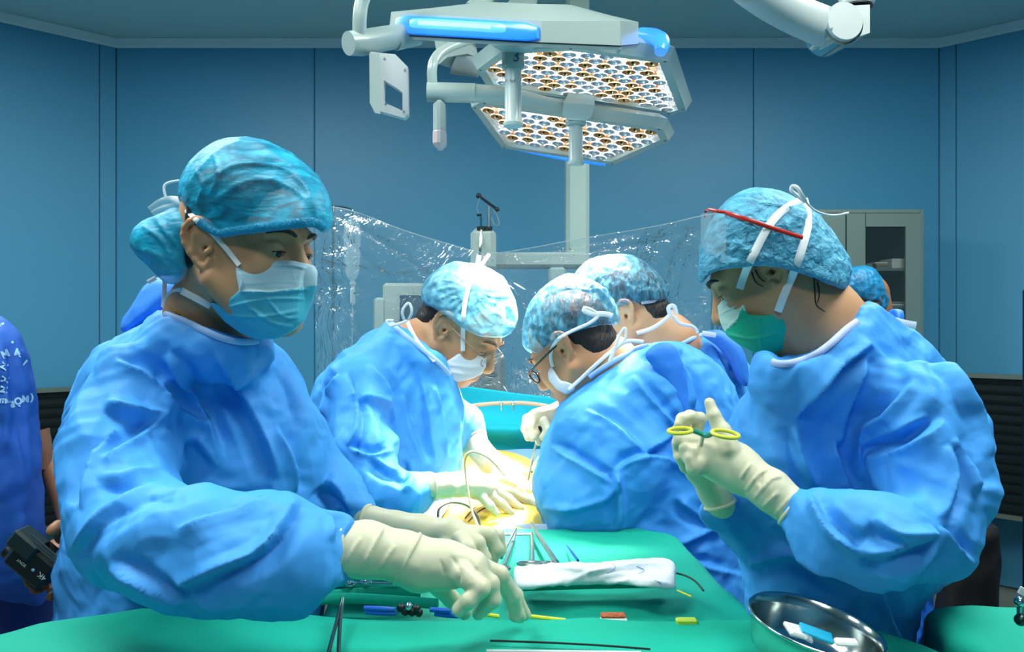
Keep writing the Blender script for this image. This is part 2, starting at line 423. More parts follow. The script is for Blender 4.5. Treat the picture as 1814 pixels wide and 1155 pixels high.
def tri(x): return np.abs(((x/math.pi) % 2)-1)*2-1     # sharp-edged wave, -1..1
def crumple(V, scale, amp, seed=0, octs=3):
    """random crisp folds: sharp ridges along warped planes"""
    rng = np.random.RandomState(seed); out = np.zeros(len(V)); a = amp; s_ = scale
    for o in range(octs):
        for _ in range(3):
            d = rng.normal(size=3); d /= np.linalg.norm(d); w = rng.normal(size=3); w /= np.linalg.norm(w); w2 = rng.normal(size=3)
            ph = V@d*s_+1.4*np.sin(V@w*s_*.45+rng.rand()*6)+.6*np.sin(V@w2*s_*.6+rng.rand()*6)
            msk = .5+.5*np.sin(V@rng.normal(size=3)*s_*.3+rng.rand()*6)
            out += a*msk*(1-np.abs(np.sin(ph/2+rng.rand()*6))**.8*1.0)
        a *= .5; s_ *= 1.9
    return out-out.mean()
def facets(V, scale, amp, seed=0, octs=3):
    """flat facets meeting at crisp edges, like creased non-woven cloth"""
    rng = np.random.RandomState(seed); out = np.zeros(len(V)); a = amp; s_ = scale
    for o in range(octs):
        for _ in range(4):
            d = rng.normal(size=3); d[2] *= .7; d /= np.linalg.norm(d); w = rng.normal(size=3); w /= np.linalg.norm(w); w2 = rng.normal(size=3); w2 /= np.linalg.norm(w2)
            ph = V@d*s_+1.6*np.sin(V@w*s_*.5+rng.rand()*6)+.8*np.sin(V@w2*s_*.9+rng.rand()*6)
            msk = np.clip(.35+.9*np.sin(V@w2*s_*.4+rng.rand()*6), 0, 1)
            out += a*msk*tri(ph+rng.rand()*6)
        a *= .52; s_ *= 2.1
    return out
def creases(V, N, lst):
    """folds drawn one by one: (list of (u, v), height in mm (negative = valley), width in px[, one-sided])"""
    u, v = pix(V); out = np.zeros(len(V)); front = np.clip(-N[:, 1]*2+.3, 0, 1)
    for it in lst:
        pts, amp, w = it[0], it[1], it[2]; one = it[3] if len(it) > 3 else 0
        pts = catmull(pts, 4) if len(pts) > 2 else np.asarray(pts, float)
        best = np.full(len(V), 1e9); tt = np.zeros(len(V)); sd = np.zeros(len(V)); n = len(pts)-1
        for i in range(n):
            a, b = pts[i], pts[i+1]; e = b-a; L2 = e.dot(e)+1e-9
            t = np.clip(((u-a[0])*e[0]+(v-a[1])*e[1])/L2, 0, 1); dx = u-a[0]-t*e[0]; dy = v-a[1]-t*e[1]; d = np.hypot(dx, dy)
            m = d < best; best[m] = d[m]; tt[m] = (i+t[m])/n; sd[m] = np.sign(e[0]*dy-e[1]*dx)[m]
        taper = np.clip(np.minimum(tt, 1-tt)*4, 0, 1)**.7
        if one: prof = np.interp(best/w*np.where(sd*one > 0, 1, -1), [-2.6, -1.2, -.5, 0, .8, 1.5, 2.8], [0, .18, .55, 1, -.75, -.6, 0])
        else:
            prof = np.clip(1-best/w, 0, 1); prof = prof*prof*(1.6-.6*prof)
        out += amp/1000.*prof*taper
    return out*front
# ================================================================ the room
WALL = mat('blue_wall', (74, 152, 190), .42, spec=.35, bump=[('noise', 3, .02)])
CEIL = mat('ceiling_grey', (186, 220, 220), .7, bump=[('noise', 60, .05)])
TRIMM = mat('cove_trim', (205, 232, 236), .5)
FLOORM = mat('floor_vinyl', (120, 128, 112), .35, var=((104, 112, 100), 5, 4))
SEAM = mat('panel_seam', (66, 130, 162), .6)
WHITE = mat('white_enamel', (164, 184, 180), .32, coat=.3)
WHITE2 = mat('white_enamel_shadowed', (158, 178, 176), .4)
GREYP = mat('grey_plastic', (120, 140, 145), .45)
DARK = mat('dark_plastic', (18, 24, 28), .4)
STEEL = mat('brushed_steel', (168, 180, 178), .3, metal=1., bump=[('noise', 120, .03)])
CHROME = mat('polished_steel', (205, 214, 212), .12, metal=1.)
BX0, BX1, BY = -2.15, 2.32, 4.6; ZC = 2.9; CH = 1.3
def struct(o): o['kind'] = 'structure'; return o
floor = struct(MB().box((0, 1, -.05), (9, 9, .1)).build('floor', FLOORM, smooth=False))
ceil = struct(MB().box((0, 1, ZC+.05), (9, 9, .1)).build('ceiling', CEIL, smooth=False))
def wall(name, a, b, seams, thick=.08):
    """wall between plan points a and b, made of separate panels"""
    a = np.array([*a, 0.]); b = np.array([*b, 0.]); e = (b-a)/np.linalg.norm(b-a); n = np.array([e[1], -e[0], 0]); L = np.linalg.norm(b-a)
    if n.dot(np.array([0, 1.2, 0])-a) < 0: n = -n
    R = np.array([e, -n, [0, 0, 1]]).T
    w = MB().box((a+b)/2-n*(thick/2+.012)+np.array([0, 0, ZC/2]), (L+.02, thick, ZC), R).build(name, SEAM, smooth=False); struct(w)
    s = [0]+seams+[L]
    for i in range(len(s)-1):
        c = a+e*(s[i]+s[i+1])/2-n*.006+np.array([0, 0, ZC/2])
        MB().box(c, (s[i+1]-s[i]-.0035, .012, ZC-.01), R, bev=.003).build('wall_panel', WALL, w, smooth=False)
    return w
xs = [(557-CU)/F*BY-BX0, (1335-CU)/F*BY-BX0]
wall('wall_back', (BX0, BY), (BX1, BY), xs)
wall('wall_left_corner', (BX0-CH, BY-CH), (BX0, BY), [.9, CH*1.4142-.085])
wall('wall_right_corner', (BX1, BY), (BX1+CH, BY-CH), [.085, .95])
wall('wall_left', (BX0-CH, -2.4), (BX0-CH, BY-CH), [1.4, 2.8, 4.2])
wall('wall_right', (BX1+CH, BY-CH), (BX1+CH, -2.4), [1.4, 2.8, 4.2])
wall('wall_front', (BX1+CH, -2.4), (BX0-CH, -2.4), [1.5, 3.0, 4.5])
plan = [(BX0-CH, -2.4), (BX0-CH, BY-CH), (BX0, BY), (BX1, BY), (BX1+CH, BY-CH), (BX1+CH, -2.4)]
def rim(z, prof, name, m):
    k = 0
    for i in range(len(plan)-1):
        a = np.array([*plan[i], 0.]); b = np.array([*plan[i+1], 0.]); e = (b-a)/np.linalg.norm(b-a); n = np.array([e[1], -e[0], 0])
        def ring(p, q):
            return [p+n*x+np.array([0, 0, z+h])+q*x for x, h in prof]
        def q(i_, sgn):       # mitre at the corners
            if i_ <= 0 or i_ >= len(plan)-1: return np.zeros(3)
            d0 = np.subtract(plan[i_], plan[i_-1]); d1 = np.subtract(plan[i_+1], plan[i_]); d0 = d0/np.linalg.norm(d0); d1 = d1/np.linalg.norm(d1)
            al = math.acos(np.clip(d0.dot(d1), -1, 1)); return e*math.tan(al/2)*sgn
        k += 1
        struct(MB().loft([ring(a, q(i, 1)), ring(b, q(i+1, -1))]).build(name+'_%d' % k, m, smooth=False))
rim(ZC, [(0, -.002), (0, -.040), (.004, -.040), (.012, -.030), (.055, -.010), (.055, -.002)], 'trim', TRIMM)
for nm, x, s_ in ():   # rounded corner coving strips
    pr = [np.array([x-s_*.085*math.cos(math.pi/4)+0, BY-.085*math.sin(math.pi/4)-.001, 0]), np.array([x-s_*.03, BY-.045, 0]), np.array([x+s_*.085, BY-.001, 0]), np.array([x, BY+.01, 0])]
    struct(MB().prism(pr, (0, 0, ZC-.04)).build(nm, WALL, smooth=False))

# return-air grilles standing in both corners
def grille(u0, u1, v0, v1, d, ang, label):
    c = (P(u0, v0, d)+P(u1, v1, d))/2; h = abs(P(u0, v0, d)[2]-P(u1, v1, d)[2]); w = abs(u1-u0)/F*d/math.cos(ang)
    R = rotz(ang); g = empty('air_return_grille', (c[0], c[1], c[2]-h/2), label, 'grille')
    dk = mat('dark_grille', (24, 36, 38), .35, metal=.3); rimm = mat('grille_rim', (126, 138, 128), .35, metal=.6)
    MB().box(c, (w-.03, .10, h-.03), R, bev=.004).build('housing', dk, g, smooth=False)
    f = MB()
    for sx in (-1, 1): f.box(c+R@np.array([sx*(w/2-.01), -.03, 0]), (.02, .08, h), R)
    for sz in (-1, 1): f.box(c+R@np.array([0, -.03, sz*(h/2-.01)]), (w-.04, .08, .02), R)
    f.build('frame', rimm, g, smooth=False)
    for i in range(14):
        z = -h/2+.04+(h-.08)*i/13
        MB().box(c+R@np.array([0, -.056, z]), (w-.05, .012, .012), R@rotx(.5)).build('louvre', dk, g, smooth=False)
grille(40, 190, 685, 930, 4.28, math.radians(45), 'dark louvred air grille low on the left corner wall behind the printed shirt')
grille(1718, 1850, 663, 915, 4.16, -math.radians(45), 'dark louvred air grille low on the right corner wall beside the nurse')

# ---------------------------------------------------------------- stainless cabinet
cab = empty('steel_cabinet', (P(1538, 577, 4.3)[0], 4.3, 0), 'tall stainless steel cabinet with a glazed door in the right corner', 'cabinet')
CABM = mat('cabinet_steel', (128, 150, 144), .38, metal=.45, bump=[('noise', 90, .03)])
x0 = (1440-CU)/F*4.12; x1 = (1636-CU)/F*4.12; zt = CZ+(577.5-371)/F*4.12
mb = MB(); mb.box(((x0+x1)/2, 4.52, zt/2), (x1-x0, .02, zt)); mb.box((x0+.008, 4.32, zt/2), (.016, .4, zt)); mb.box((x1-.008, 4.32, zt/2), (.016, .4, zt))
mb.box(((x0+x1)/2, 4.32, zt-.008), (x1-x0-.03, .4, .016)); mb.box(((x0+x1)/2, 4.32, .06), (x1-x0-.03, .4, .12)); mb.build('carcass', CABM, cab, smooth=False)
xm = (1497-CU)/F*4.12; zw1 = CZ+(577.5-402)/F*4.12; zw0 = .95; wx0 = (1532-CU)/F*4.12; wx1 = (1602-CU)/F*4.12
dl = MB().box(((x0+xm)/2+.004, 4.115, zt/2+.04), (xm-x0-.012, .018, zt-.12), bev=.003).build('door', CABM, cab, smooth=False)
mb = MB(); fy = 4.115
xr = x1-.018
mb.box(((xm+wx0)/2, fy, zt/2+.04), (wx0-xm-.006, .018, zt-.12)); mb.box(((wx1+xr)/2, fy, zt/2+.04), (xr-wx1, .018, zt-.12))
mb.box(((wx0+wx1)/2, fy, (zw1+zt-.02)/2), (wx1-wx0, .018, zt-.02-zw1)); mb.box(((wx0+wx1)/2, fy, (zw0+.1)/2), (wx1-wx0, .018, zw0-.1)); d2 = mb.build('door', CABM, cab, smooth=False)
GLASS = mat('cabinet_glass', (60, 80, 84), .06, alpha=.22, spec=.6)
MB().box(((wx0+wx1)/2, fy-.002, (zw0+zw1)/2), (wx1-wx0, .004, zw1-zw0)).build('pane', GLASS, d2, smooth=False)
MB().box((xm+.012, 4.10, 1.2), (.012, .02, .16), bev=.003).build('door_handle', CHROME, d2)
dkin = mat('cabinet_inside', (30, 42, 42), .6)
MB().box(((x0+x1)/2, 4.505, zt/2), (x1-x0-.04, .006, zt-.2)).build('back_lining', dkin, cab, smooth=False)
shz = [CZ+(577.5-v)/F*4.25 for v in (480, 545, 610)]
for z in shz: MB().box(((x0+x1)/2, 4.32, z), (x1-x0-.04, .36, .012)).build('shelf', CABM, cab, smooth=False)
random.seed(4)
PK = [mat('packet_white', (200, 212, 205), .6), mat('packet_grey', (120, 140, 140), .6), mat('packet_tan', (150, 140, 110), .7)]
k = 0
for si, z in enumerate(shz):
    for j in range(3):
        nlay = [2, 3, 3][(si+j) % 3]
        for l in range(nlay):
            w = .075+random.random()*.015; xx = wx0+.035+j*.075
            if si == 0 and j == 2 and l > 0: continue
            hh = .011 if not (si == 0 and j == 2) else .05
            o = MB().box((xx+random.uniform(-.006, .006), 4.24, z+.0065+hh*l+hh/2), (w*.8, .14, hh-.001), rotz(random.uniform(-.05, .05)), bev=.003).build('sterile_packet', PK[(l+j+si) % 3] if hh < .02 else PK[0], smooth=False)
            tag(o, 'small sterile packet stacked on the cabinet\'s %s shelf behind the glass' % ['upper', 'middle', 'lower'][si] if hh < .02 else 'white square box standing alone behind the cabinet glass', 'packet' if hh < .02 else 'box', 'packets on the cabinet\'s %s shelf' % ['upper', 'middle', 'lower'][si] if hh < .02 else None)

# black-clad stand and black equipment edge at the right
BLK = mat('black_cloth', (6, 8, 12), .8, bump=[('crumple', 9, .4)])
s = SDF((1.2, 2.35, 0), (2.0, 3.25, 1.1), .014)
s.infl([(1700, 700), (1765, 700), (1768, 880), (1762, 950), (1775, 960), (1782, 1040), (1775, 1056), (1735, 1058), (1700, 1040), (1660, 1040), (1650, 900)], (1720, 900, 2.85), .13, .06, .03)
V, Fc = s.mesh(2); V[:, 2] -= max(0, V[:, 2].min()-.004)
bs = empty('covered_stand', (P(1730, 577, 2.85)[0], 2.85, 0), 'low stand shrouded in black cloth on the floor right of the nurse', 'stand')
V = V+normals(V, Fc)*crumple(V, 14, .012, 5)[:, None]; V[:, 2] = np.maximum(V[:, 2], .002)
mesh_obj('cloth_cover', V, Fc, BLK, bs)
for dx in (-.03, -.09):
    MB().ball(P(1700, 1050, 2.72)+np.array([dx, 0, -P(1700, 1050, 2.72)[2]+.035]), (.045, .09, .035), 14, 8).build('foot', DARK, bs)
eq = empty('equipment_cabinet', (1.62, 2.4, 0), 'tall black equipment cabinet cut off by the right edge of the picture', 'cabinet')
MB().box((P(1808, 500, 2.65)[0]+.25, 2.45, .735), (.5, .4, 1.47), bev=.01).build('body', mat('black_enamel', (10, 18, 22), .4), eq, smooth=False)
MB().box((P(1808, 500, 2.65)[0]+.25, 2.244, .75), (.44, .012, 1.2), bev=.004).build('front_panel', DARK, eq, smooth=False)

# ================================================================ ceiling-mounted surgical lights
def rp(u, v, pl):
    """point where the ray through pixel u, v meets the plane (point, normal)"""
    d = np.array([(u-CU)/F, 1, (CV-v)/F]); o = np.array([0, 0, CZ]); return o+d*((pl[0]-o).dot(pl[1])/d.dot(pl[1]))
def plane3(a, b, c):
    a, b, c = P(*a), P(*b), P(*c); n = np.cross(b-a, c-a); n /= np.linalg.norm(n)
    return (a, n if n[2] > 0 else -n)
REFW = mat('reflector_cool', (205, 220, 228), .2, metal=1., emit=(225, 238, 250), estr=.10); REFA = mat('reflector_warm', (196, 150, 96), .2, metal=1., emit=(214, 160, 100), estr=.15)
LEDW = mat('led_cool', (255, 255, 255), .3, emit=(235, 245, 255), estr=7.); LEDA = mat('led_warm', (255, 230, 190), .3, emit=(255, 222, 170), estr=5.)
DISH = mat('led_dish', (235, 238, 240), .15, metal=.9, emit=(255, 240, 225), estr=.25, bump=[('crumple', 150, .9, .004)])
_lens = {}
def lens_proto(kind, parent):
    ref = REFA if kind else REFW; led = LEDA if kind else LEDW; mb = MB()
    n = 14
    mb.lathe([(.0175, 0), (.0165, -.003), (.0135, -.001), (.0105, .004), (.008, .009), (.0045, .012)], (0, 0, 0), n=n)
    a = len(mb.f); mb.lathe([(.0165, .0005), (.0172, -.0012), (.0180, .0005)], (0, 0, 0), n=n)
    b = len(mb.f); mb.ball((0, 0, -.001), (.0035, .0035, .005), 8, 5)
    me = bpy.data.meshes.new('lens'); me.from_pydata(mb.v, [], mb.f); me.materials.append(ref); me.materials.append(led); me.materials.append(DARK if kind else REFW)
    mi = np.zeros(len(mb.f), int); mi[a:b] = 1; mi[b:] = 2; me.polygons.foreach_set('material_index', mi.astype(np.int32))
    me.polygons.foreach_set('use_smooth', np.ones(len(mb.f), bool)); return me
LM = [lens_proto(0, None), lens_proto(1, None)]
def inside(p, poly):
    c = False; n = len(poly)
    for i in range(n):
        a, b = poly[i], poly[(i+1) % n]
        if ((a[1] > p[1]) != (b[1] > p[1])) and p[0] < (b[0]-a[0])*(p[1]-a[1])/(b[1]-a[1]+1e-12)+a[0]: c = not c
    return c
def shrink(poly, m):
    poly = np.asarray(poly, float); c = poly.mean(0); out = []
    n = len(poly); area = sum(poly[i][0]*poly[(i+1) % n][1]-poly[(i+1) % n][0]*poly[i][1] for i in range(n)); sg = 1 if area > 0 else -1
    for i in range(n):
        a, b, c2 = poly[i-1], poly[i], poly[(i+1) % n]
        e1 = (b-a)/np.linalg.norm(b-a); e2 = (c2-b)/np.linalg.norm(c2-b); n1 = np.array([-e1[1], e1[0]])*sg; n2 = np.array([-e2[1], e2[0]])*sg
        bis = n1+n2; bis /= np.linalg.norm(bis); out.append(b+bis*m/max(.35, bis.dot(n1)))
    return np.array(out)
def petal(root, pl, outline, h, flare, pitch, rim_w=.022):
    o3 = [rp(u, v, pl) for u, v in outline]; N = pl[1]; ex = np.array([1., 0, 0]); ex = ex-N*ex.dot(N); ex /= np.linalg.norm(ex); ey = np.cross(N, ex)
    org = sum(o3)/len(o3); p2 = [np.array([(p-org).dot(ex), (p-org).dot(ey)]) for p in o3]
    inn = shrink(p2, rim_w); out = shrink(p2, -flare)
    W = lambda q, z: org+ex*q[0]+ey*q[1]+N*z
    n = len(p2); mb = MB()
    rings = [[W(q, .012) for q in inn], [W(q, .0) for q in inn], [W(q, .0) for q in p2], [W(q*1.005, .006) for q in p2], [W(q, h*.55) for q in out], [W(q, h) for q in shrink(out, .03)], [W(q, h+.01) for q in shrink(out, .09)]]
    mb.loft(rings, caps=False); mb.add(rings[-1], [tuple(range(n))])
    hs = mb.build('lamp_housing', WHITE, root, sharp=25)
    MB().prism([W(q, .013) for q in shrink(inn, -.001)], N*.004).build('lens_panel', DISH, hs, smooth=False)
    R = np.array([ex, ey, N]).T; ii = shrink(inn, .012); k = 0; first = None
    lo = np.array(inn).min(0); hi = np.array(inn).max(0); row = 0; y = lo[1]
    while y < hi[1]:
        x = lo[0]+(pitch/2 if row % 2 else 0)
        while x < hi[0]:
            if inside((x, y), ii):
                o = bpy.data.objects.new('lens', LM[1 if (k*7+row*3) % 5 in (1, 3) else 0]); COL.objects.link(o); o.parent = root
                M4 = Matrix(R.tolist()).to_4x4(); M4.translation = Vector(W((x, y), .004)-world_loc(root)); o.matrix_local = M4; k += 1
            x += pitch
        y += pitch*.82; row += 1
    for i in range(n):   # small screws in the bezel corners
        q = (p2[i]*.962); MB().lathe([(.0035, -.0005), (.0035, .001)], W(q, 0), N, 8, caps=True).build('screw', DARK, hs)
    return hs
BLUEL = mat('blue_light_strip', (60, 150, 255), .25, emit=(30, 120, 255), estr=.75)
BLUEC = mat('blue_light_core', (170, 225, 240), .3, emit=(125, 205, 240), estr=.85)
# the lower light: two lens plates, handle between them
L2 = empty('surgical_light', P(1010, 190, 2.25), 'lower surgical light, two six-sided plates of glowing lenses facing the patient', 'lamp', 'surgical lights')
plA = plane3((889, 92, 1.92), (1185, 107, 1.92), (1030, 165, 2.22))
petal(L2, plA, [(844, 124), (889, 91), (1010, 84), (1184, 108), (1216, 196), (1190, 204), (862, 152)], .05, .014, .043)
plB = plane3((850, 183, 2.28), (1174, 228, 2.28), (1086, 292, 2.62))
petal(L2, plB, [(835, 190), (852, 181), (1174, 229), (1185, 250), (1088, 292), (889, 262)], .05, .012, .045)
mb = MB(); mb.tube([P(908, 265, 2.66)+[0, 0, .012], P(990, 283, 2.69)+[0, 0, .012], P(1072, 295, 2.66)+[0, 0, .012]], .011, 8, sm=4); mb.build('glow_strip', BLUEL, L2)
mb = MB(); mb.tube([P(1136, 62, 1.95), P(1160, 66, 1.9), P(1172, 75, 1.86), P(1170, 92, 1.84)], [.017, .019, .019, .013], 12, sm=4); mb.build('glow_strip', BLUEL, L2)
def handle(root, u, v0, v1, v2, d, w0, w1, txt):
    a = P(u, v0, d); z0 = a[2]; z1 = P(u, v1, d)[2]; z2 = P(u-3, v2, d)[2]; r0 = w0/2/F*d; r1 = w1/2/F*d
    HM = mat('handle_milky', (196, 218, 214), .3, alpha=.93, coat=.3)
    MB().lathe([(r0*.8, .01), (r0, .0), (r0, z1-z0+.012), (r0*1.06, z1-z0+.006), (r0*.95, z1-z0), (r0*.5, z1-z0)], a, n=24).build('handle_collar', WHITE, root)
    MB().lathe([(r1, z1-z0+.004), (r1, z2-z0+.012), (r1*1.2, z2-z0+.006), (r1*1.15, z2-z0), (r1*.8, z2-z0-.001)], a, n=24, caps=True).build('handle_sleeve', HM, root)
    text3(txt, a+np.array([.006, -r0*1.03, (z1-z0)*.5]), .03, mat('ink_blue', (52, 92, 130), .6), root, 'pen_mark')
def text3(s_, c, size, m, parent, name, rot=(math.pi/2, 0, 0), ext=.0004, wrap=None, bold=0):
    cu = bpy.data.curves.new(name, 'FONT'); cu.body = s_; cu.size = size; cu.extrude = ext; cu.align_x = 'CENTER'; cu.align_y = 'CENTER'; cu.offset = bold
    to = bpy.data.objects.new(name, cu); COL.objects.link(to)
    dg = bpy.context.evaluated_depsgraph_get(); me = bpy.data.meshes.new_from_object(to.evaluated_get(dg)); bpy.data.objects.remove(to)
    R = Matrix.Rotation(rot[2], 3, 'Z')@Matrix.Rotation(rot[1], 3, 'Y')@Matrix.Rotation(rot[0], 3, 'X')
    v = np.array([tuple(R@x.co) for x in me.vertices])+np.asarray(c); f = [tuple(p.vertices) for p in me.polygons]
    if wrap: v = wrap(v)
    return mesh_obj(name, v, f, m, parent, smooth=False)
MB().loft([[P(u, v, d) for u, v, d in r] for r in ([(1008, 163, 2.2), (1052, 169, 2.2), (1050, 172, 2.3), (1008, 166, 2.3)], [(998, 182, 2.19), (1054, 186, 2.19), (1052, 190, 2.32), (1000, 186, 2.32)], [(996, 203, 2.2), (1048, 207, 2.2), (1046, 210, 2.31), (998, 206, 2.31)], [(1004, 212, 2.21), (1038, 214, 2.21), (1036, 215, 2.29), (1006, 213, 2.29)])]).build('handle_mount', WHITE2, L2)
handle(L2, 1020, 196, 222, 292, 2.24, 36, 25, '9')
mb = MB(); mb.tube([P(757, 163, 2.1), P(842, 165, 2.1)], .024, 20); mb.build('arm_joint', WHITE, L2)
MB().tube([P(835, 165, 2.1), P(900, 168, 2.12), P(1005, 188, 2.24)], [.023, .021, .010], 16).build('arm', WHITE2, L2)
MB().tube([P(980, 40, 2.3), P(870, 60, 2.25), P(795, 84, 2.15), P(768, 110, 2.1), P(766, 150, 2.1)], .0125, 14, sm=5).build('yoke', WHITE, L2)
mb = MB(); mb.box(P(779, 222, 2.1), (.030, .055, .118), bev=.011); mb.build('side_handle', WHITE, L2)
MB().box(P(779, 246, 2.098), (.032, .057, .052), bev=.012).build('handle_grip', mat('grip_pink', (196, 188, 188), .4), L2)

# the upper light, seen edge-on, with a glowing blue strip along its side
L1 = empty('surgical_light', P(910, 60, 1.7), 'upper surgical light seen edge-on with a glowing blue strip along its side', 'lamp', 'surgical lights')
del L1['group'], L2['group']
pl1 = plane3((958, 84, 1.5), (1098, 90, 1.6), (688, 68, 1.72))
bot = [rp(u, v, pl1) if d is None else P(u, v, d) for u, v, d in ((688, 68, None), (958, 84, None), (1098, 89, None))]
base = [P(688, 68, 1.74), P(960, 84, 1.5), P(1098, 89, 1.6), P(1131, 85, 1.8), P(1040, 84, 1.88), P(800, 70, 1.88)]
top = [P(693, 21, 1.74), P(960, 37, 1.5), P(1098, 37, 1.6), P(1131, 39, 1.8), P(1040, 36, 1.88), P(800, 30, 1.88)]
cT = sum(top)/6; t2 = [cT+(p-cT)*.72+np.array([0, 0, .012]) for p in top]; t3 = [cT+(p-cT)*.35+np.array([0, 0, .03]) for p in top]
cB = sum(base)/6; b1 = [cB+(p-cB)*1.0+np.array([0, 0, .006]) for p in base]; b0 = [cB+(p-cB)*.985 for p in base]; bi = [cB+(p-cB)*.9 for p in base]; bi2 = [p+np.array([0, 0, .01]) for p in bi]
mb = MB().loft([bi2, bi, b0, b1, top, t2, t3], caps=False); mb.add(t3, [tuple(range(6))]); hs1 = mb.build('lamp_housing', WHITE, L1, sharp=25)
MB().prism([cB+(p-cB)*.9+np.array([0, 0, .009]) for p in base], (0, 0, .003)).build('lens_panel', DISH, hs1, smooth=False)
# seam line round the lower edge
MB().tube([b1[i]+(b1[i]-cB)*.004+np.array([0, 0, .002]) for i in range(6)], .0011, 6, closed=True).build('seam', DARK, hs1)
MB().box((top[2]+base[2])/2+np.array([.0, .02, .0]), (.006, .03, .05)).build('end_cap', WHITE2, hs1)
def face_pt(a, b, c, d_, s_, t_, off):
    q = (a*(1-s_)+b*s_)*(1-t_)+(c*(1-s_)+d_*s_)*t_; n = np.cross(b-a, c-a); n /= np.linalg.norm(n); n = n if n[1] < 0 else -n; return q+n*off
def strip(s0, s1, t0, t1, off, m, name, n=14, thick=.01, par=None, grow=.0):
    rings = []
    for i in range(n+1):
        f_ = i/n; s_ = s0+(s1-s0)*f_; k_ = min(1, min(f_, 1-f_)*n/1.6); k_ = math.sqrt(max(0, 1-(1-k_)**2))*.35+.65; tm = (t0+t1)/2; ht = (t1-t0)/2*k_
        fp = lambda t_, o_: face_pt(base[0], base[1], top[0], top[1], s_, t_, o_)
        rings.append([fp(tm-ht, 0), fp(tm-ht, off*.7*k_), fp(tm-ht*.6, off*k_), fp(tm+ht*.6, off*k_), fp(tm+ht, off*.7*k_), fp(tm+ht, 0)])
    MB().loft(rings).build(name, m, par or L1, sharp=50)
# strip glow falls off from its core towards its ends: three nested diffusers, the inner one brightest
strip(.06, .985, .20, .86, .012, BLUEL, 'glow_strip')
gs = [o for o in L1.children if o.name.startswith('glow_strip')][0]
BL2 = mat('blue_light_mid', (110, 190, 255), .25, emit=(80, 175, 250), estr=.85)
strip(.15, .84, .33, .78, .0145, BL2, 'diffuser', par=gs); strip(.21, .76, .44, .70, .0155, BLUEC, 'diffuser', par=gs)
MB().loft([[P(u, v, d) for u, v, d in r] for r in ([(870, 80, 1.58), (950, 84, 1.58), (950, 84, 1.72), (870, 80, 1.72)], [(890, 92, 1.6), (932, 94, 1.6), (932, 94, 1.7), (890, 92, 1.7)])]).build('handle_mount', WHITE2, L1)
handle(L1, 909, 92, 122, 224, 1.63, 40, 30, '3')
text3('o', P(897, 147, 1.63)+np.array([0, -.0165, 0]), .009, mat('ink_grey', (80, 96, 110), .6), L1, 'maker_mark')
text3('Sterile', P(908, 147, 1.63)+np.array([0, -.0178, 0]), .0045, mat('ink_grey', (80, 96, 110), .6), L1, 'maker_mark')
MB().tube([P(617, 77, 1.62), P(640, 76, 1.64), P(716, 62, 1.72)], [.0225, .025, .023], 24).build('arm_joint', WHITE, L1)
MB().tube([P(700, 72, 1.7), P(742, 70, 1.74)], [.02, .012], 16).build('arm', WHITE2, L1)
MB().tube([P(680, -90, 1.62), P(655, -30, 1.62), P(641, 5, 1.62), P(637, 35, 1.62), P(637, 70, 1.63)], .0135, 16, sm=5).build('yoke', WHITE, L1)
# loop-shaped side handle
def at3(u, v, d=1.62): return P(u, v, d)
oh = [(656, 92), (700, 96), (722, 118), (723, 202), (716, 209), (670, 196), (657, 180)]; ih = [(680, 142), (706, 158), (713, 164), (713, 196), (700, 190), (686, 184), (679, 178)]
def ringp(u_, v_, off): f_ = (u_-656)/66.; return P(u_, v_, 1.62+f_*.035)+np.array([0, off, 0])
mb = MB()
rings = [[ringp(u, v, o_) for u, v in oh] for o_ in (.0,)]
n = 7; A = [ringp(u, v, 0) for u, v in oh]; B = [ringp(u, v, 0) for u, v in ih]
C_ = [ringp(u, v, .022) for u, v in oh]; D_ = [ringp(u, v, .022) for u, v in ih]
mb.add(A+B+C_+D_, [f for i in range(n) for f in ((i, (i+1) % n, n+(i+1) % n, n+i), (2*n+(i+1) % n, 2*n+i, 3*n+i, 3*n+(i+1) % n), ((i+1) % n, i, 2*n+i, 2*n+(i+1) % n), (n+i, n+(i+1) % n, 3*n+(i+1) % n, 3*n+i))])
mb.build('side_handle', mat('handle_pinkgrey', (196, 204, 204), .35), L1, sharp=40)
mb = MB().loft([[P(u, v, d) for u, v, d in r] for r in ([(654, 94, 1.60), (672, 94, 1.61), (672, 94, 1.66), (654, 94, 1.65)], [(655, 182, 1.60), (672, 186, 1.61), (672, 186, 1.66), (655, 182, 1.65)], [(664, 200, 1.605), (674, 202, 1.61), (674, 202, 1.65), (664, 200, 1.645)])]); mb.build('handle_spine', WHITE, L1)
for u, v in ((682, 104), (718, 124), (684, 184), (716, 198)): MB().lathe([(.0022, 0), (.0022, -.002)], ringp(u, v, -.0005), (0, 1, 0), 8, caps=True).build('screw', GREYP, L1)
# blurred arm hub behind the lights and the spring arms under the ceiling
L3 = empty('light_boom', (.1, 2.9, 2.9), 'pale jointed ceiling arm partly hidden behind the upper surgical light', 'arm')
MB().tube([P(800, 40, 2.75), P(812, 108, 2.75)], .065, 6).build('joint_cover', WHITE2, L3)
MB().tube([P(812, 106, 2.75), P(850, 128, 2.75)], [.055, .02], 10).build('joint_cap', GREYP, L3)
MB().tube([P(835, 18, 2.2), P(870, -15, 2.25), P(960, -90, 2.5), P(990, -190, 2.7)], .022, 12, sm=4).build('arm_bar', WHITE, L3)
MB().tube([P(850, 60, 2.75), P(930, 0, 2.75), P(960, -160, 2.75)], .04, 12, sm=4).build('arm_bar', WHITE2, L3)
MB().lathe([(.09, 0), (.12, .05), (.12, .08)], (P(960, -160, 2.75)[0], 2.75, 2.82), n=24, caps=True).build('ceiling_plate', WHITE2, L3)
BA = empty('ceiling_boom', P(1475, 50, 2.0), 'thick white spring arm with a round joint cover hanging from the ceiling at upper right', 'arm')
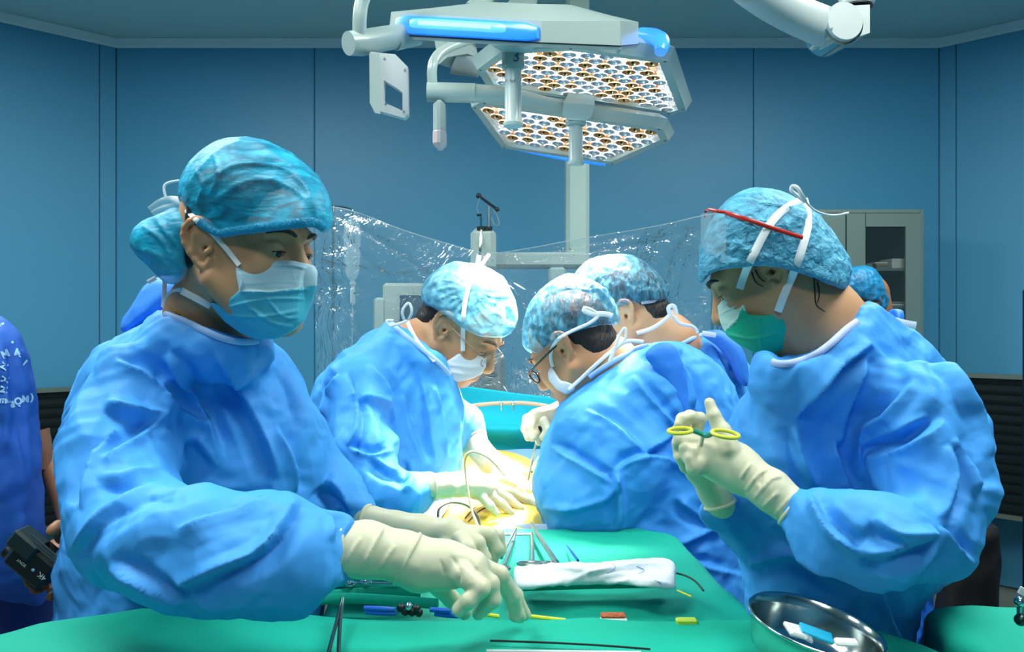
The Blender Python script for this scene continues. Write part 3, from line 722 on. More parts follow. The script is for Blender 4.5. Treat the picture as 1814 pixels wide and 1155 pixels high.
ARMM = mat('arm_white', (196, 208, 206), .3, coat=.25)
MB().tube([P(1230, -95, 1.75), P(1330, -20, 1.86), P(1400, 22, 1.96), P(1472, 52, 2.02)], [.033, .040, .043, .047], 20, sm=5).build('arm_bar', ARMM, BA)
MB().lathe([(.046, 0), (.046, -.052), (.043, -.057), (.0, -.058)], P(1475, 52, 2.02), (-.15, 1, 0), 32).build('joint_disc', ARMM, BA)
MB().lathe([(.0475, -.05), (.049, -.049), (.049, .04), (.0475, .045)], P(1475, 55, 2.02), (-.15, 1, 0), 32).build('joint_ring', CHROME, BA)
MB().lathe([(.003, 0), (.003, -.002)], P(1473, 51, 1.958), (0, 1, 0), 8, caps=True).build('joint_screw', GREYP, BA)
MB().loft([[P(u, v, d) for u, v, d in r] for r in ([(1478, 12, 2.0), (1541, 8, 2.0), (1541, 8, 2.09), (1478, 12, 2.09)], [(1500, 30, 2.0), (1541, 30, 2.0), (1541, 30, 2.09), (1500, 30, 2.09)], [(1494, 74, 2.0), (1541, 58, 2.0), (1541, 58, 2.09), (1494, 74, 2.09)], [(1480, 86, 2.01), (1512, 74, 2.01), (1512, 74, 2.08), (1480, 86, 2.08)])]).build('arm_bracket', ARMM, BA, sharp=30)
zc_ = P(1517, 12, 2.04)
MB().lathe([(.036, 0), (.041, .006), (.041, 2.9-zc_[2])], zc_, n=32).build('drop_tube', ARMM, BA)
MB().lathe([(.0375, -.002), (.0375, .002)], zc_, n=32, caps=True).build('joint_gap', DARK, BA)

# ================================================================ background equipment
pend = empty('ceiling_pendant', (P(1022, 577, 3.5)[0], 3.5, 2.9), 'pale square column hanging from the ceiling behind the clear film', 'column')
cx = P(1022, 400, 3.5)[0]; zb = P(0, 470, 3.5)[2]
MB().box((cx, 3.5, (zb+2.9)/2), (.094, .12, 2.9-zb), bev=.015).build('column', mat('pendant_white', (158, 184, 178), .45), pend)
MB().box((cx-.16, 3.5, P(0, 462, 3.5)[2]), (.40, .15, .06), bev=.01).build('cross_arm', WHITE2, pend)
MB().box((P(985, 0, 3.5)[0], 3.46, P(0, 540, 3.5)[2]), (.07, .10, .30), bev=.01).build('service_head', mat('pendant_grey', (140, 168, 170), .5), pend)
MB().box((P(1060, 0, 3.5)[0], 3.46, P(0, 500, 3.5)[2]), (.05, .08, .14), bev=.01).build('socket_box', WHITE2, pend)
vent = empty('anaesthesia_tower', (P(855, 577, 3.4)[0], 3.4, 0), 'white equipment tower topped with a T-shaped rail and knobs behind the first surgeon', 'machine')
MB().box((P(857, 0, 3.4)[0], 3.4, P(0, 445, 3.4)[2]), (.10, .16, .17), bev=.02).build('head', WHITE, vent)
MB().box((P(860, 0, 3.4)[0], 3.46, .62), (.16, .2, 1.24), bev=.02).build('column', GREYP, vent)
a = P(866, 405, 3.35); MB().tube([a, P(866, 362, 3.35)], .006, 10).build('mast', STEEL, vent)
cb = MB().tube([P(848, 347, 3.4), P(881, 371, 3.3)], .0055, 10).build('crossbar', DARK, vent)
MB().ball(P(848, 347, 3.4), .011, 12, 8).build('knob', DARK, vent); MB().ball(P(881, 371, 3.3), .009, 12, 8).build('knob', DARK, vent)
MB().tube([P(852, 405, 3.33), P(852, 384, 3.33)], .004, 8).build('mast', CHROME, vent); MB().box(P(849, 381, 3.33), (.02, .012, .01), bev=.003).build('valve', DARK, vent)
for u in (848, 856, 862, 869): MB().lathe([(.007, 0), (.007, .014), (.004, .016)], P(u, 408, 3.33), n=10, caps=True).build('knob', DARK, vent)
MB().tube([P(874, 372, 3.33), P(882, 385, 3.33), P(884, 398, 3.33), P(876, 398, 3.33), P(870, 385, 3.33)], .002, 6, sm=4).build('cable', GREYP, vent)
MB().tube([P(850, 350, 3.36), P(845, 370, 3.34), P(853, 383, 3.33)], .0012, 6, sm=4).build('cable', GREYP, vent)
MB().tube([P(853, 408, 3.33), P(851, 440, 3.3), P(849, 470, 3.3)], .006, 8, sm=3).build('hose', CHROME, vent)
mon = empty('patient_monitor', P(715, 600, 3.5), 'white patient monitor with a dark screen seen through the clear film', 'monitor')
mc = P(722, 558, 3.5); MB().box(mc, (.20, .10, .26), rotz(.12), bev=.012).build('casing', WHITE2, mon)
MB().box(mc+np.array([.03, -.052, .0]), (.11, .01, .16), rotz(.12), bev=.003).build('screen', mat('screen_dark', (50, 84, 104), .15), mon)
MB().box(P(672, 562, 3.48), (.045, .09, .16), rotz(.25), bev=.01).build('side_module', WHITE, mon)
MB().lathe([(.02, mc[2]-.13), (.02, .05), (.24, .02), (.24, .0)], (mc[0], mc[1], 0), n=20).build('stand', GREYP, mon)
ivp = empty('iv_pole', (P(590, 0, 2.84)[0], 2.84, 0), 'thin steel drip stand at the left end of the clear film', 'pole')
px_ = P(590, 0, 2.84)[0]; pt = P(590, 364, 2.84)[2]
MB().tube([(px_, 2.84, .05), (px_, 2.84, pt)], .0055, 10).build('pole', CHROME, ivp)
MB().tube([(px_, 2.84, .05), (px_, 2.84, 1.05)], .011, 10).build('lower_pole', STEEL, ivp)
MB().tube([P(588, 364, 2.84), P(604, 366, 2.84), P(622, 370, 2.84), P(625, 376, 2.84)], .003, 8, sm=3).build('hook', CHROME, ivp)
for i in range(4):
    a = math.pi/4+i*math.pi/2; MB().tube([(px_, 2.84, .07), (px_+.22*math.cos(a), 2.84+.22*math.sin(a), .02)], .009, 8).build('leg', STEEL, ivp)
CLEARP = mat('clear_plastic', (190, 215, 225), .12, alpha=.30, spec=.8, bump=[('crumple', 25, .4)])
ivb = empty('drip_bag', P(625, 376, 2.83), 'clear drip bag with a green-tipped chamber hanging from the drip stand', 'bag')
s = SDF(P(604, 500, 2.88)-.02, P(648, 372, 2.78)+.02, .004); s.infl([(612, 392), (636, 392), (639, 440), (636, 482), (628, 498), (620, 498), (611, 482), (609, 440)], (625, 440, 2.83), .022, .02, .0)
V, Fc = s.mesh(2); mesh_obj('bag', V, Fc, CLEARP, ivb)
MB().box(P(618, 410, 2.802), (.018, .002, .03), bev=.0005).build('bag_label', mat('label_white', (190, 205, 205), .6, alpha=.6), ivb)
MB().lathe([(.004, 0), (.011, -.004), (.011, -.012), (.006, -.014), (.009, -.03), (.009, -.075), (.003, -.08), (.003, -.12)], P(625, 498, 2.83), n=14).build('drip_chamber', mat('chamber_plastic', (200, 220, 225), .15, alpha=.5), ivb)
MB().ball(P(628, 519, 2.815), .0045, 10, 6).build('drip_valve', mat('green_plastic', (0, 130, 90), .4), ivb)
MB().tube([P(625, 560, 2.83), P(624, 620, 2.83), P(632, 690, 2.83), P(625, 760, 2.83)], .002, 6, sm=4).build('drip_line', mat('line_plastic', (190, 215, 225), .2, alpha=.5), ivb)
MB().tube([P(625, 376, 2.83), P(624, 384, 2.83), P(624, 392, 2.83)], .0015, 6).build('hanger', CHROME, ivb)
ivr = empty('iv_pole', (P(1262, 0, 2.84)[0], 2.84, 0), 'drip stand hidden behind the right nurse holding up the clear film', 'pole')
qx = P(1262, 0, 2.84)[0]; MB().tube([(qx, 2.84, .05), (qx, 2.84, P(0, 378, 2.84)[2])], .0055, 10).build('pole', CHROME, ivr)
for i in range(4):
    a = math.pi/4+i*math.pi/2; MB().tube([(qx, 2.84, .07), (qx+.22*math.cos(a), 2.84+.22*math.sin(a), .02)], .009, 8).build('leg', STEEL, ivr)
hk = P(1262, 378, 2.84); MB().tube([hk, hk+[.05, 0, .01]], .003, 8).build('hook', CHROME, ivr)

# clear plastic film hung between the two drip stands
FILM = bpy.data.materials.new('clear_film'); FILM.use_nodes = True; nt = FILM.node_tree; nt.nodes.clear()
o_ = nt.nodes.new('ShaderNodeOutputMaterial'); tr = nt.nodes.new('ShaderNodeBsdfTransparent'); gl = nt.nodes.new('ShaderNodeBsdfGlossy'); df = nt.nodes.new('ShaderNodeBsdfDiffuse')
m1 = nt.nodes.new('ShaderNodeMixShader'); m2 = nt.nodes.new('ShaderNodeMixShader'); lw = nt.nodes.new('ShaderNodeLayerWeight'); lw.inputs[0].default_value = .28
tr.inputs[0].default_value = (.93, .97, .97, 1); gl.inputs['Roughness'].default_value = .17; gl.inputs[0].default_value = (1, 1, 1, 1); df.inputs[0].default_value = (.55, .75, .80, 1); m1.inputs[0].default_value = .10
tc = nt.nodes.new('ShaderNodeTexCoord'); nz = nt.nodes.new('ShaderNodeTexNoise'); nz.inputs['Scale'].default_value = 5; nz.inputs['Detail'].default_value = 4; nz.inputs['Distortion'].default_value = 1.5
vo = nt.nodes.new('ShaderNodeTexVoronoi'); vo.feature = 'SMOOTH_F1'; vo.inputs['Scale'].default_value = 16; vo.inputs['Smoothness'].default_value = .1
bp = nt.nodes.new('ShaderNodeBump'); bp.inputs['Strength'].default_value = .8; bp.inputs['Distance'].default_value = .02; b2 = nt.nodes.new('ShaderNodeBump'); b2.inputs['Strength'].default_value = .5; b2.inputs['Distance'].default_value = .01
L = nt.links; L.new(tc.outputs['Object'], nz.inputs['Vector']); L.new(nz.outputs['Color'], vo.inputs['Vector']); L.new(vo.outputs['Distance'], b2.inputs['Height']); L.new(nz.outputs['Fac'], bp.inputs['Height']); L.new(b2.outputs[0], bp.inputs['Normal'])
for nd in (gl, lw): L.new(bp.outputs[0], nd.inputs['Normal'])
L.new(tr.outputs[0], m1.inputs[1]); L.new(df.outputs[0], m1.inputs[2]); L.new(m1.outputs[0], m2.inputs[1]); L.new(gl.outputs[0], m2.inputs[2]); L.new(lw.outputs['Fresnel'], m2.inputs[0]); L.new(m2.outputs[0], o_.inputs[0])
topc = catmull([(548, 372), (590, 366), (640, 378), (710, 405), (790, 430), (860, 447), (930, 440), (1010, 425), (1090, 412), (1170, 398), (1250, 380), (1285, 378)], 12)
nS = len(topc); nT = 70; V = np.zeros((nS, nT, 3)); rng = np.random.RandomState(3)
for i, (u, v) in enumerate(topc):
    s_ = i/(nS-1)
    for j in range(nT):
        t = j/(nT-1); vb = 705+20*math.sin(s_*5); vv = v+(vb-v)*t
        uu = u+(t*18*math.sin(s_*17+t*2)); uu += (607-uu)*.0
        d = 2.73+.035*math.sin(s_*23+t*3)*(.3+t)+.05*math.sin(s_*9)*t
        V[i, j] = P(uu, vv, d)
V = V.reshape(-1, 3); idx = np.arange(nS*nT).reshape(nS, nT); Fc = np.stack([idx[:-1, :-1], idx[1:, :-1], idx[1:, 1:], idx[:-1, 1:]], -1).reshape(-1, 4)
fake = np.tile([0, -1., 0], (len(V), 1))
cr = creases(V, fake, [([(592, 380), (680, 430), (770, 498)], 14, 6), ([(592, 372), (700, 398), (860, 440)], 10, 5), ([(595, 400), (660, 470), (745, 535)], 10, 5), ([(560, 470), (640, 478), (760, 500)], 8, 5), ([(868, 452), (1000, 440), (1130, 412)], 10, 6), ([(1240, 400), (1150, 430), (1060, 442), (900, 470)], 10, 6), ([(1240, 396), (1200, 450), (1185, 520)], 16, 8), ([(1235, 420), (1215, 480), (1200, 560)], 16, 8), ([(905, 500), (1000, 520), (1100, 500)], 8, 6), ([(900, 640), (950, 670), (1010, 690)], 10, 8), ([(575, 400), (560, 520), (548, 640)], 14, 6), ([(600, 500), (640, 600), (640, 700)], 10, 8)])
V[:, 1] += cr*1.0+crumple(V, 22, .008, 8, 3)
film = mesh_obj('plastic_film', V, Fc, FILM); tag(film, 'clear wrinkled plastic film hung between the drip stands behind the surgeons', 'film')
hem = MB().tube([P(u, v+1, 2.725) for u, v in topc], .0016, 6); hem.build('rolled_hem', mat('film_edge', (190, 215, 222), .2, alpha=.45), film)
# ================================================================ people
from mathutils.bvhtree import BVHTree
SKIN = mat('skin', (196, 152, 112), .5, sub=.08, spec=.4, bump=[('noise', 90, .06, .002)], var=((186, 136, 98), 9, 3))
SKIN2 = mat('skin_tanned', (150, 104, 72), .5, sub=.08, spec=.4, var=((136, 92, 64), 9, 3))
HAIR = mat('black_hair', (20, 16, 15), .45, bump=[('pleat', 260, .8, .003, (1, .25, .25))])
LIP = mat('eye_dark', (16, 10, 8), .12, coat=1.)
EYEW = mat('eye_white', (190, 182, 168), .2)
LATEX = mat('latex_glove', (208, 208, 178), .42, spec=.4, sub=.05, bump=[('crumple', 38, .35, .003), ('noise', 30, .15, .003)])
def gown_mat(nm, rgb, s_=1.): return mat(nm, rgb, .62, spec=.32, bump=[('crumple', 8*s_, .75, .03), ('crumple', 21, .5, .010), ('noise', 700, .06, .001)])
GOWN = gown_mat('gown_blue', (66, 157, 236)); GOWN2 = gown_mat('gown_deep_blue', (30, 112, 226), 1.2); GOWNR = mat('gown_back_flap', (48, 132, 232), .6, bump=[('crumple', 20, .3)])
WHT = mat('tie_white', (225, 235, 238), .6, bump=[('noise', 300, .1, .001)]); TRIM_ = mat('collar_trim', (150, 192, 240), .6, bump=[('noise', 400, .1, .001)])
EAR = np.array([.079, -.010, -.002])

class Head:
    def __init__(s, ear, side, alpha, pitch, roll=0, scale=1.0):
        p = P(*ear); r0 = np.array([p[0], p[1], 0]); r0 /= np.linalg.norm(r0); rr = np.array([r0[1], -r0[0], 0])
        a, t, ro = map(math.radians, (alpha, pitch, roll)); fh = rr*side*math.cos(a)-r0*math.sin(a); Z = np.array([0, 0, 1.])
        f = fh*math.cos(t)-Z*math.sin(t); u = Z*math.cos(t)+fh*math.sin(t); x = np.cross(f, u)
        u, x = u*math.cos(ro)+x*math.sin(ro), x*math.cos(ro)-u*math.sin(ro)
        s.R = np.array([x, f, u]).T; s.sc = scale; s.near = 1 if side > 0 else -1
        s.o = p-s.R@(EAR*np.array([s.near, 1, 1])*scale)
    def w(s, q): return s.o+s.R@(np.asarray(q, float)*s.sc)
    def l(s, p): return s.R.T@(np.asarray(p, float)-s.o)/s.sc
    def W(s, V): return s.o+(V*s.sc)@s.R.T
def build_head(h, root, neck, skin, res=.0026, nr=(.058, .064), eyes=True, hairline=None, feat=True):
    s = SDF((-.135, -.26, -.33), (.135, .15, .15), res)
    s.ell((0, -.012, .042), (.076, .096, .086), k=0)
    s.ell((0, .028, -.02), (.063, .066, .082), k=.025)
    s.ell((0, .046, -.078), (.044, .042, .036), k=.03)
    for q in (-1, 1):
        s.ell((q*.036, .056, -.028), (.028, .03, .028), k=.02); s.cap((q*.064, -.0, -.045), (q*.03, .06, -.098), .016, .018, k=.03)
        s.cap((q*.012, .089, .026), (q*.044, .074, .028), .009, .008, k=.012)
        s.ell((q*.032, .098, .004), (.022, .018, .013), k=.012, mode='cut')
        s.ell((q*.032, .0725, .003), (.0165, .0175, .0155), k=.004)
    s.cap((0, .086, .016), (0, .108, -.028), .0075, .012, k=.012); s.ell((0, .102, -.034), (.017, .014, .010), k=.008)
    s.ell((0, .089, -.066), (.024, .012, .011), k=.012)
    nk = [h.l(P(*p)) for p in neck]
    s.cap((0, -.03, -.03), nk[0], nr[0]/h.sc, nr[1]/h.sc, k=.03)
    for i in range(len(nk)-1): s.cap(nk[i], nk[i+1], nr[1]/h.sc, nr[1]*1.15/h.sc, k=.03)
    for q in (-1, 1):      # ears: rim, lobe, hollow
        c = np.array([q*.080, -.012, .0])
        rim_ = [(q*.073, .006, .010), (q*.080, .002, .030), (q*.086, -.014, .036), (q*.089, -.030, .024), (q*.087, -.030, .002), (q*.080, -.016, -.020), (q*.075, -.004, -.030), (q*.073, .003, -.018)]
        s.ell(c+[-q*.003, 0, 0], (.006, .019, .030), roty(q*.25)@rotz(q*.30), k=.004)
        s.chain(catmull(rim_, 2), np.full(len(rim_)*2-1, .0045), k=.003)
        s.ell((q*.088, -.008, -.002), (.007, .009, .014), k=.003, mode='cut'); s.cap((q*.083, -.004, -.004), (q*.07, -.002, -.004), .0045, k=.002, mode='cut')
        s.cap((q*.076, .005, -.004), (q*.081, .003, -.008), .004, k=.003)
        s.cap((q*.084, -.018, .016), (q*.083, -.019, -.010), .003, k=.003)
    if eyes:
        for q in (-1, 1): s.ell((q*.033, .092, -.0028), (.0125, .012, .0026), rotz(-q*.25), k=.0015, mode='cut')
    V, Fc = s.mesh(1); body = mesh_obj('body', h.W(V), Fc, skin, root)
    if eyes:
        for q in (-1, 1):
            MB().ball(h.w((q*.032, .0735, .0015)), .0135*h.sc, 20, 14).build('eye', EYEW, root); MB().ball(h.w((q*.0315, .0815, -.0018)), .0072*h.sc, 14, 10).build('iris', LIP, root)
            MB().tube([h.w(p) for p in ((q*.020, .0865, .0005), (q*.032, .0905, .0012), (q*.044, .0835, .0))], .0010, 6, sm=4).build('eyelashes', HAIR, root)
            MB().tube([h.w(p) for p in ((q*.012, .0965, .024), (q*.026, .0965, .029), (q*.042, .088, .029), (q*.052, .078, .024))], [.0024, .0032, .0028, .001], 8, sm=4).build('eyebrow', mat('eyebrow', (52, 38, 30), .7), root)
    return body
def build_hair(h, root, low=-.05, front=.03, res=.004, clip=None, bulk=0.):
    s = SDF((-.12, -.15, -.13), (.12, .13, .16), res)
    s.ell((0, -.014, .043), (.0785+bulk, .0985+bulk, .0885+bulk), k=0); s.ell((0, -.055, -.028), (.058, .048, .05), k=.03)
    s.plane((0, front, 0), (0, 1, -.25), k=.004); s.plane((0, -.04, low), (0, -.0, -1), k=.006)
    for q in (-1, 1): s.ell((q*.085, -.004, -.02), (.03, .026, .052), k=.003, mode='cut')
    s.ell((0, .05, -.06), (.12, .075, .06), k=.003, mode='cut')
    if clip is not None:
        f = poly_sdf(np.asarray(clip, float), 2.0); X, Y, Z = np.meshgrid(*s.ax, indexing='ij'); Pw = h.o+(np.stack([X, Y, Z], -1)*h.sc)@h.R.T
        s.op((slice(None),)*3, f(CU+F*Pw[..., 0]/Pw[..., 1], CV-F*(Pw[..., 2]-CZ)/Pw[..., 1])*Pw[..., 1]/F, .003, 'clip')
    V, Fc = s.mesh(1); V = V+normals(V, Fc)*crumple(V, 120, .0016, 3, 2)[:, None]
    return mesh_obj('hair', h.W(V), Fc, HAIR, root)
def build_cap(root, edge, ext, dep, T, R, m, band=None, seed=1, amp=.004, res=.0035, scale=70, cr=(), extra=None, name='cap'):
    """edge: the cap's outline in the picture; ext: the outline with its lower side pushed down behind the face"""
    dd = np.atleast_2d(np.asarray(dep, float)); pts = np.array(ext+edge, float); lo = pts.min(0); hi = pts.max(0); d0 = dd[:, 2].min()-T; d1 = dd[:, 2].max()+T
    c = np.array([P(u, v, d) for u in (lo[0], hi[0]) for v in (lo[1], hi[1]) for d in (d0, d1)])
    s = SDF(c.min(0)-.02, c.max(0)+.02, res)
    s.infl(ext, dep, T, R, k=0, power=2.8)
    if extra: extra(s)
    s.prismcut(edge, k=.003)
    V, Fc = s.mesh(2); N = normals(V, Fc); V = V+N*(crumple(V, scale, amp, seed, 3)+creases(V, N, cr))[:, None]
    o = mesh_obj(name, V, Fc, m, root)
    return o
def bvh(objs):
    vs = []; fs = []
    for o in objs:
        if o.type != 'MESH': continue
        wl = Vector(world_loc(o)); b = len(vs); vs += [v.co+wl for v in o.data.vertices]; fs += [[b+i for i in p.vertices] for p in o.data.polygons]
    return BVHTree.FromPolygons(vs, fs)
def snap(tree, path, off=.002, default=None, n=5):
    """path of (u, v[, distance]) laid onto the surfaces in tree; points with a distance stay in the air"""
    o = Vector((0, 0, CZ)); last = default
    def cast(u, v):
        r = Vector(((u-CU)/F, 1, (CV-v)/F)).normalized(); hit = tree.ray_cast(o, r, 6.0)
        return (hit[0].y if hit[0] is not None else None), np.array(r)
    ctrl = []
    for p in path:
        d = p[2] if len(p) > 2 else cast(p[0], p[1])[0]
        ctrl.append((p[0], p[1], d if d is not None else -1))
    ok = [c[2] for c in ctrl if c[2] > 0] or [default or 1.5]
    ctrl = [(c[0], c[1], c[2] if c[2] > 0 else ok[0]) for c in ctrl]; air = [len(p) > 2 for p in path]
    if len(path) < 3: n = 1
    full = catmull(ctrl, n) if len(path) > 2 else np.array(ctrl, float)
    out = []
    for i, (u, v, d) in enumerate(full):
        k = min(i//n, len(path)-2)
        if (air[k] or air[k+1]): out.append(P(u, v, d)); last = d; continue
        dd, r = cast(u, v)
        if dd is None or (last and dd > last+.09): dd = last if last else dd
        if dd is None: continue
        last = dd; out.append(P(u, v, dd)-r*off)
    out = np.array(out)
    for _ in range(2): out[1:-1] = .25*out[:-2]+.5*out[1:-1]+.25*out[2:]
    return out
def ribbon(root, tree, path, wpx, name='mask_tie', m=None, off=.0025, thick=.0012, default=None, up=(0, 0, 1)):
    pts = snap(tree, path, off, default)
    if len(pts) < 2: return None
    d = pts[:, 1].mean(); w = wpx/F*d
    # broad side faces the viewer's side of the head: width lies along (tangent x outward)
    T = np.gradient(pts, axis=0); T /= np.linalg.norm(T, axis=1)[:, None]+1e-9; rings = []
    for i, p in enumerate(pts):
        nrm = -p+np.array([0, 0, CZ]); nrm = nrm/np.linalg.norm(nrm); sd = np.cross(T[i], nrm); sd /= np.linalg.norm(sd)+1e-9; nn = np.cross(sd, T[i])
        rings.append([p+sd*w/2, p+sd*w*.25+nn*thick, p-sd*w*.25+nn*thick, p-sd*w/2, p-sd*w*.25-nn*thick*.3, p+sd*w*.25-nn*thick*.3])
    return MB().loft(rings).build(name, m or WHT, root, sharp=60)
def build_mask(h, root, poly, m, split=None, m2=None, tip=0, res=.0028, cr=(), grow=0.):
    s = SDF((-.12, -.06, -.17), (.12, .17, .06), res/h.sc); g = grow
    s.ell((0, .034, -.050), (.071+g, .078+g, .074+g), k=0); s.ell((0, .098+tip, -.035), (.022, .030, .030), k=.03); s.ell((0, .070, -.088), (.050+g, .050, .040+g), k=.03)
    f = poly_sdf(np.asarray(poly, float), 2.0)
    X, Y, Z = np.meshgrid(*s.ax, indexing='ij'); Pw = h.o+(np.stack([X, Y, Z], -1)*h.sc)@h.R.T
    u = CU+F*Pw[..., 0]/Pw[..., 1]; v = CV-F*(Pw[..., 2]-CZ)/Pw[..., 1]
    s.op((slice(None),)*3, f(u, v)*Pw[..., 1]/F/h.sc, .002, 'clip')
    V, Fc = s.mesh(1); V = h.W(V); N = normals(V, Fc)
    V = V+N*(creases(V, N, cr)+crumple(V, 60, .0016, 4, 2))[:, None]
    fm = None
    if split is not None:
        u, v = pix(V); us = [p[0] for p in split]; vs = [p[1] for p in split]
        dv = np.interp(u, us, vs)-v; wpx = res/V[:, 1]*F; mm = np.abs(dv) < wpx*.52; V[mm, 2] -= dv[mm]*V[mm, 1]/F; u, v = pix(V); v[mm] += .3*wpx[mm]*0
        up = v < np.interp(u, us, vs); fm = up[Fc].sum(1) >= 2
    return mesh_obj('face_mask', V, Fc, m, root, mats=[m, m2] if m2 else None, fmat=None if fm is None else fm.astype(int))
def build_gown(root, lo, hi, res, shapes, m, cr=(), seed=1, amp=.010, scale=13, floor_z=.03, name='gown', power=2.2, fine=False):
    s = SDF(lo, hi, res)
    for sh in shapes:
        if sh[0] == 'infl': s.infl(sh[1], sh[2], sh[3], sh[4], k=sh[5] if len(sh) > 5 else .03, power=power)
        elif sh[0] == 'chain':
            pts = [P(*q[:3]) for q in sh[1]]; rr = [q[3]/F*q[2] for q in sh[1]]; s.chain(pts, rr, k=sh[2] if len(sh) > 2 else .03)
        elif sh[0] == 'pcut': s.prismcut(sh[1], k=.004, mode='cut')
        elif sh[0] == 'cut': s.cap(P(*sh[1]), P(*sh[2]), sh[3], sh[3], k=.02, mode='cut')
    V, Fc = s.mesh(2)
    if fine: V, Fc = refine(V, Fc)
    N = normals(V, Fc)
    disp = facets(V, scale*3.0, amp*1.15, seed, 3)+1.15*creases(V, N, cr)
    low = np.clip((V[:, 2]-.1)/.2, 0, 1); V = V+N*(disp*low)[:, None]; V = laplace(V, Fc, .3)
    V[:, 2] = np.maximum(V[:, 2], floor_z)
    return mesh_obj(name, V, Fc, m, root)
def build_hand(root, arm, palm, fingers, m=LATEX, res=.0022, name='glove', kf=.0035, seed=2, amp=.0012, cr=(), pal_k=.012, label=None, scale=90):
    allp = arm+palm+[q for f_ in fingers for q in f_]; c = np.array([P(*q[:3]) for q in allp]); r = max(q[3]/F*q[2] for q in allp)
    s = SDF(c.min(0)-r-.012, c.max(0)+r+.012, res)
    g = lambda L_: ([P(*q[:3]) for q in L_], [q[3]/F*q[2] for q in L_])
    if arm: s.chain(*g(arm), k=.008)
    if palm: s.chain(*g(palm), k=pal_k)
    for f_ in fingers:
        t = SDF.__new__(SDF); t.lo = s.lo; t.h = s.h; t.n = s.n; t.ax = s.ax; t.D = np.full(tuple(s.n), .2, np.float32)
        pts, rr = g(f_); t.chain(pts, rr, k=.0015)
        for i in range(1, len(pts)-1): t.ell(pts[i], [rr[i]*1.05]*3, k=.003)      # knuckles
        s.op((slice(None),)*3, t.D, kf, 'add')
    V, Fc = s.mesh(1); N = normals(V, Fc); V = V+N*(crumple(V, scale, amp, seed, 2)+creases(V, N, cr))[:, None]
    return mesh_obj(name, V, Fc, m, root, label=label)
def cuff_ring(root, a, b, r, m, name='glove_cuff', w=.003):
    """rolled edge round a sleeve end at a, axis towards b"""
    A = P(*a); Bv = P(*b)-A; Bv /= np.linalg.norm(Bv); ref = np.array([0, 0, 1.]); U = ref-Bv*ref.dot(Bv); U /= np.linalg.norm(U); W = np.cross(Bv, U); R = r/F*a[2]
    MB().tube([A+(U*math.cos(t)+W*math.sin(t))*R*(1+.03*math.sin(3*t)) for t in np.linspace(0, 2*math.pi, 28)[:-1]], w, 8, closed=True).build(name, m, root)
# ---------------------------------------------------------------- nurse at the left
A = empty('person', (P(330, 0, 1.30)[0], 1.30, 0), 'nurse at left in cyan bouffant cap and pale blue mask, reaching over the green table', 'person')
hA = Head((355, 438, 1.10), 1, 44, 5, 0, .95)
bodyA = build_head(hA, A, [(372, 560, 1.24), (370, 620, 1.34)], SKIN, res=.0022, nr=(.052, .058))
build_hair(hA, A, low=-.03, front=.045, clip=[(328, 400), (330, 335), (370, 285), (440, 262), (505, 300), (545, 390), (430, 403), (412, 430), (395, 425), (350, 470), (345, 510), (325, 505), (328, 450)])
CAPA = see_through_cloth('cap_cyan', (20, 190, 226), (0, 128, 170), (.50, .98), (1, 1, 3.), 36, .5, .5, 20)
edA = [(316, 345), (325, 304), (353, 271), (389, 249), (436, 243), (480, 251), (527, 280), (564, 313), (582, 345), (589, 387), (583, 406), (573, 409), (556, 399), (527, 401), (473, 407), (418, 413), (386, 415), (360, 398), (338, 380)]
exA = [(316, 345), (325, 304), (353, 271), (389, 249), (436, 243), (480, 251), (527, 280), (564, 313), (583, 345), (592, 392), (590, 440), (560, 480), (470, 500), (390, 490), (330, 440)]
capA = build_cap(A, edA, exA, [(355, 420, 1.19), (450, 330, 1.17), (570, 400, 1.12)], .108, .075, CAPA, seed=4, amp=.0028, cr=[([(330, 330), (400, 262), (500, 270), (575, 370)], 3, 8), ([(350, 330), (430, 290), (520, 310), (580, 400)], 4, 8), ([(370, 360), (450, 318), (530, 340), (570, 400)], 3.5, 9), ([(345, 300), (360, 330), (350, 370)], 3, 6), ([(380, 275), (385, 310), (370, 350)], 3, 6), ([(450, 250), (530, 310), (560, 380)], 4, 9), ([(500, 262), (560, 330), (575, 390)], 4, 8)])
trA = bvh([bodyA, capA])
ribbon(A, trA, [(352, 392), (386, 412), (418, 409), (473, 402), (527, 396), (556, 394), (574, 404)], 17, 'cap_band', mat('cap_band', (10, 150, 196), .55, bump=[('pleat', 120, .9, .003, (3, 1, 1))]), off=.002, thick=.002)
bun = build_cap(A, [(229, 430), (234, 405), (255, 388), (285, 374), (310, 366), (332, 380), (342, 400), (332, 424), (330, 450), (336, 478), (324, 498), (305, 503), (288, 497), (258, 467), (240, 448)], [(229, 430), (234, 405), (255, 388), (285, 374), (310, 366), (335, 375), (352, 400), (345, 440), (340, 478), (324, 498), (305, 503), (288, 497), (258, 467), (240, 448)], (290, 435, 1.175), .056, .045, CAPA, seed=9, amp=.005, scale=50, name='cap_bun', cr=[([(250, 400), (290, 430), (320, 490)], 5, 7), ([(275, 385), (300, 420), (330, 450)], 5, 6), ([(240, 440), (280, 450), (310, 490)], 4, 6)])
MK1 = mat('mask_pale', (176, 214, 226), .65, bump=[('noise', 300, .15, .001), ('pleat', 30, .3, .004, (.3, .3, 4))]); MK2 = mat('mask_teal', (66, 178, 206), .6, bump=[('noise', 300, .15, .001), ('crumple', 30, .4, .004)])
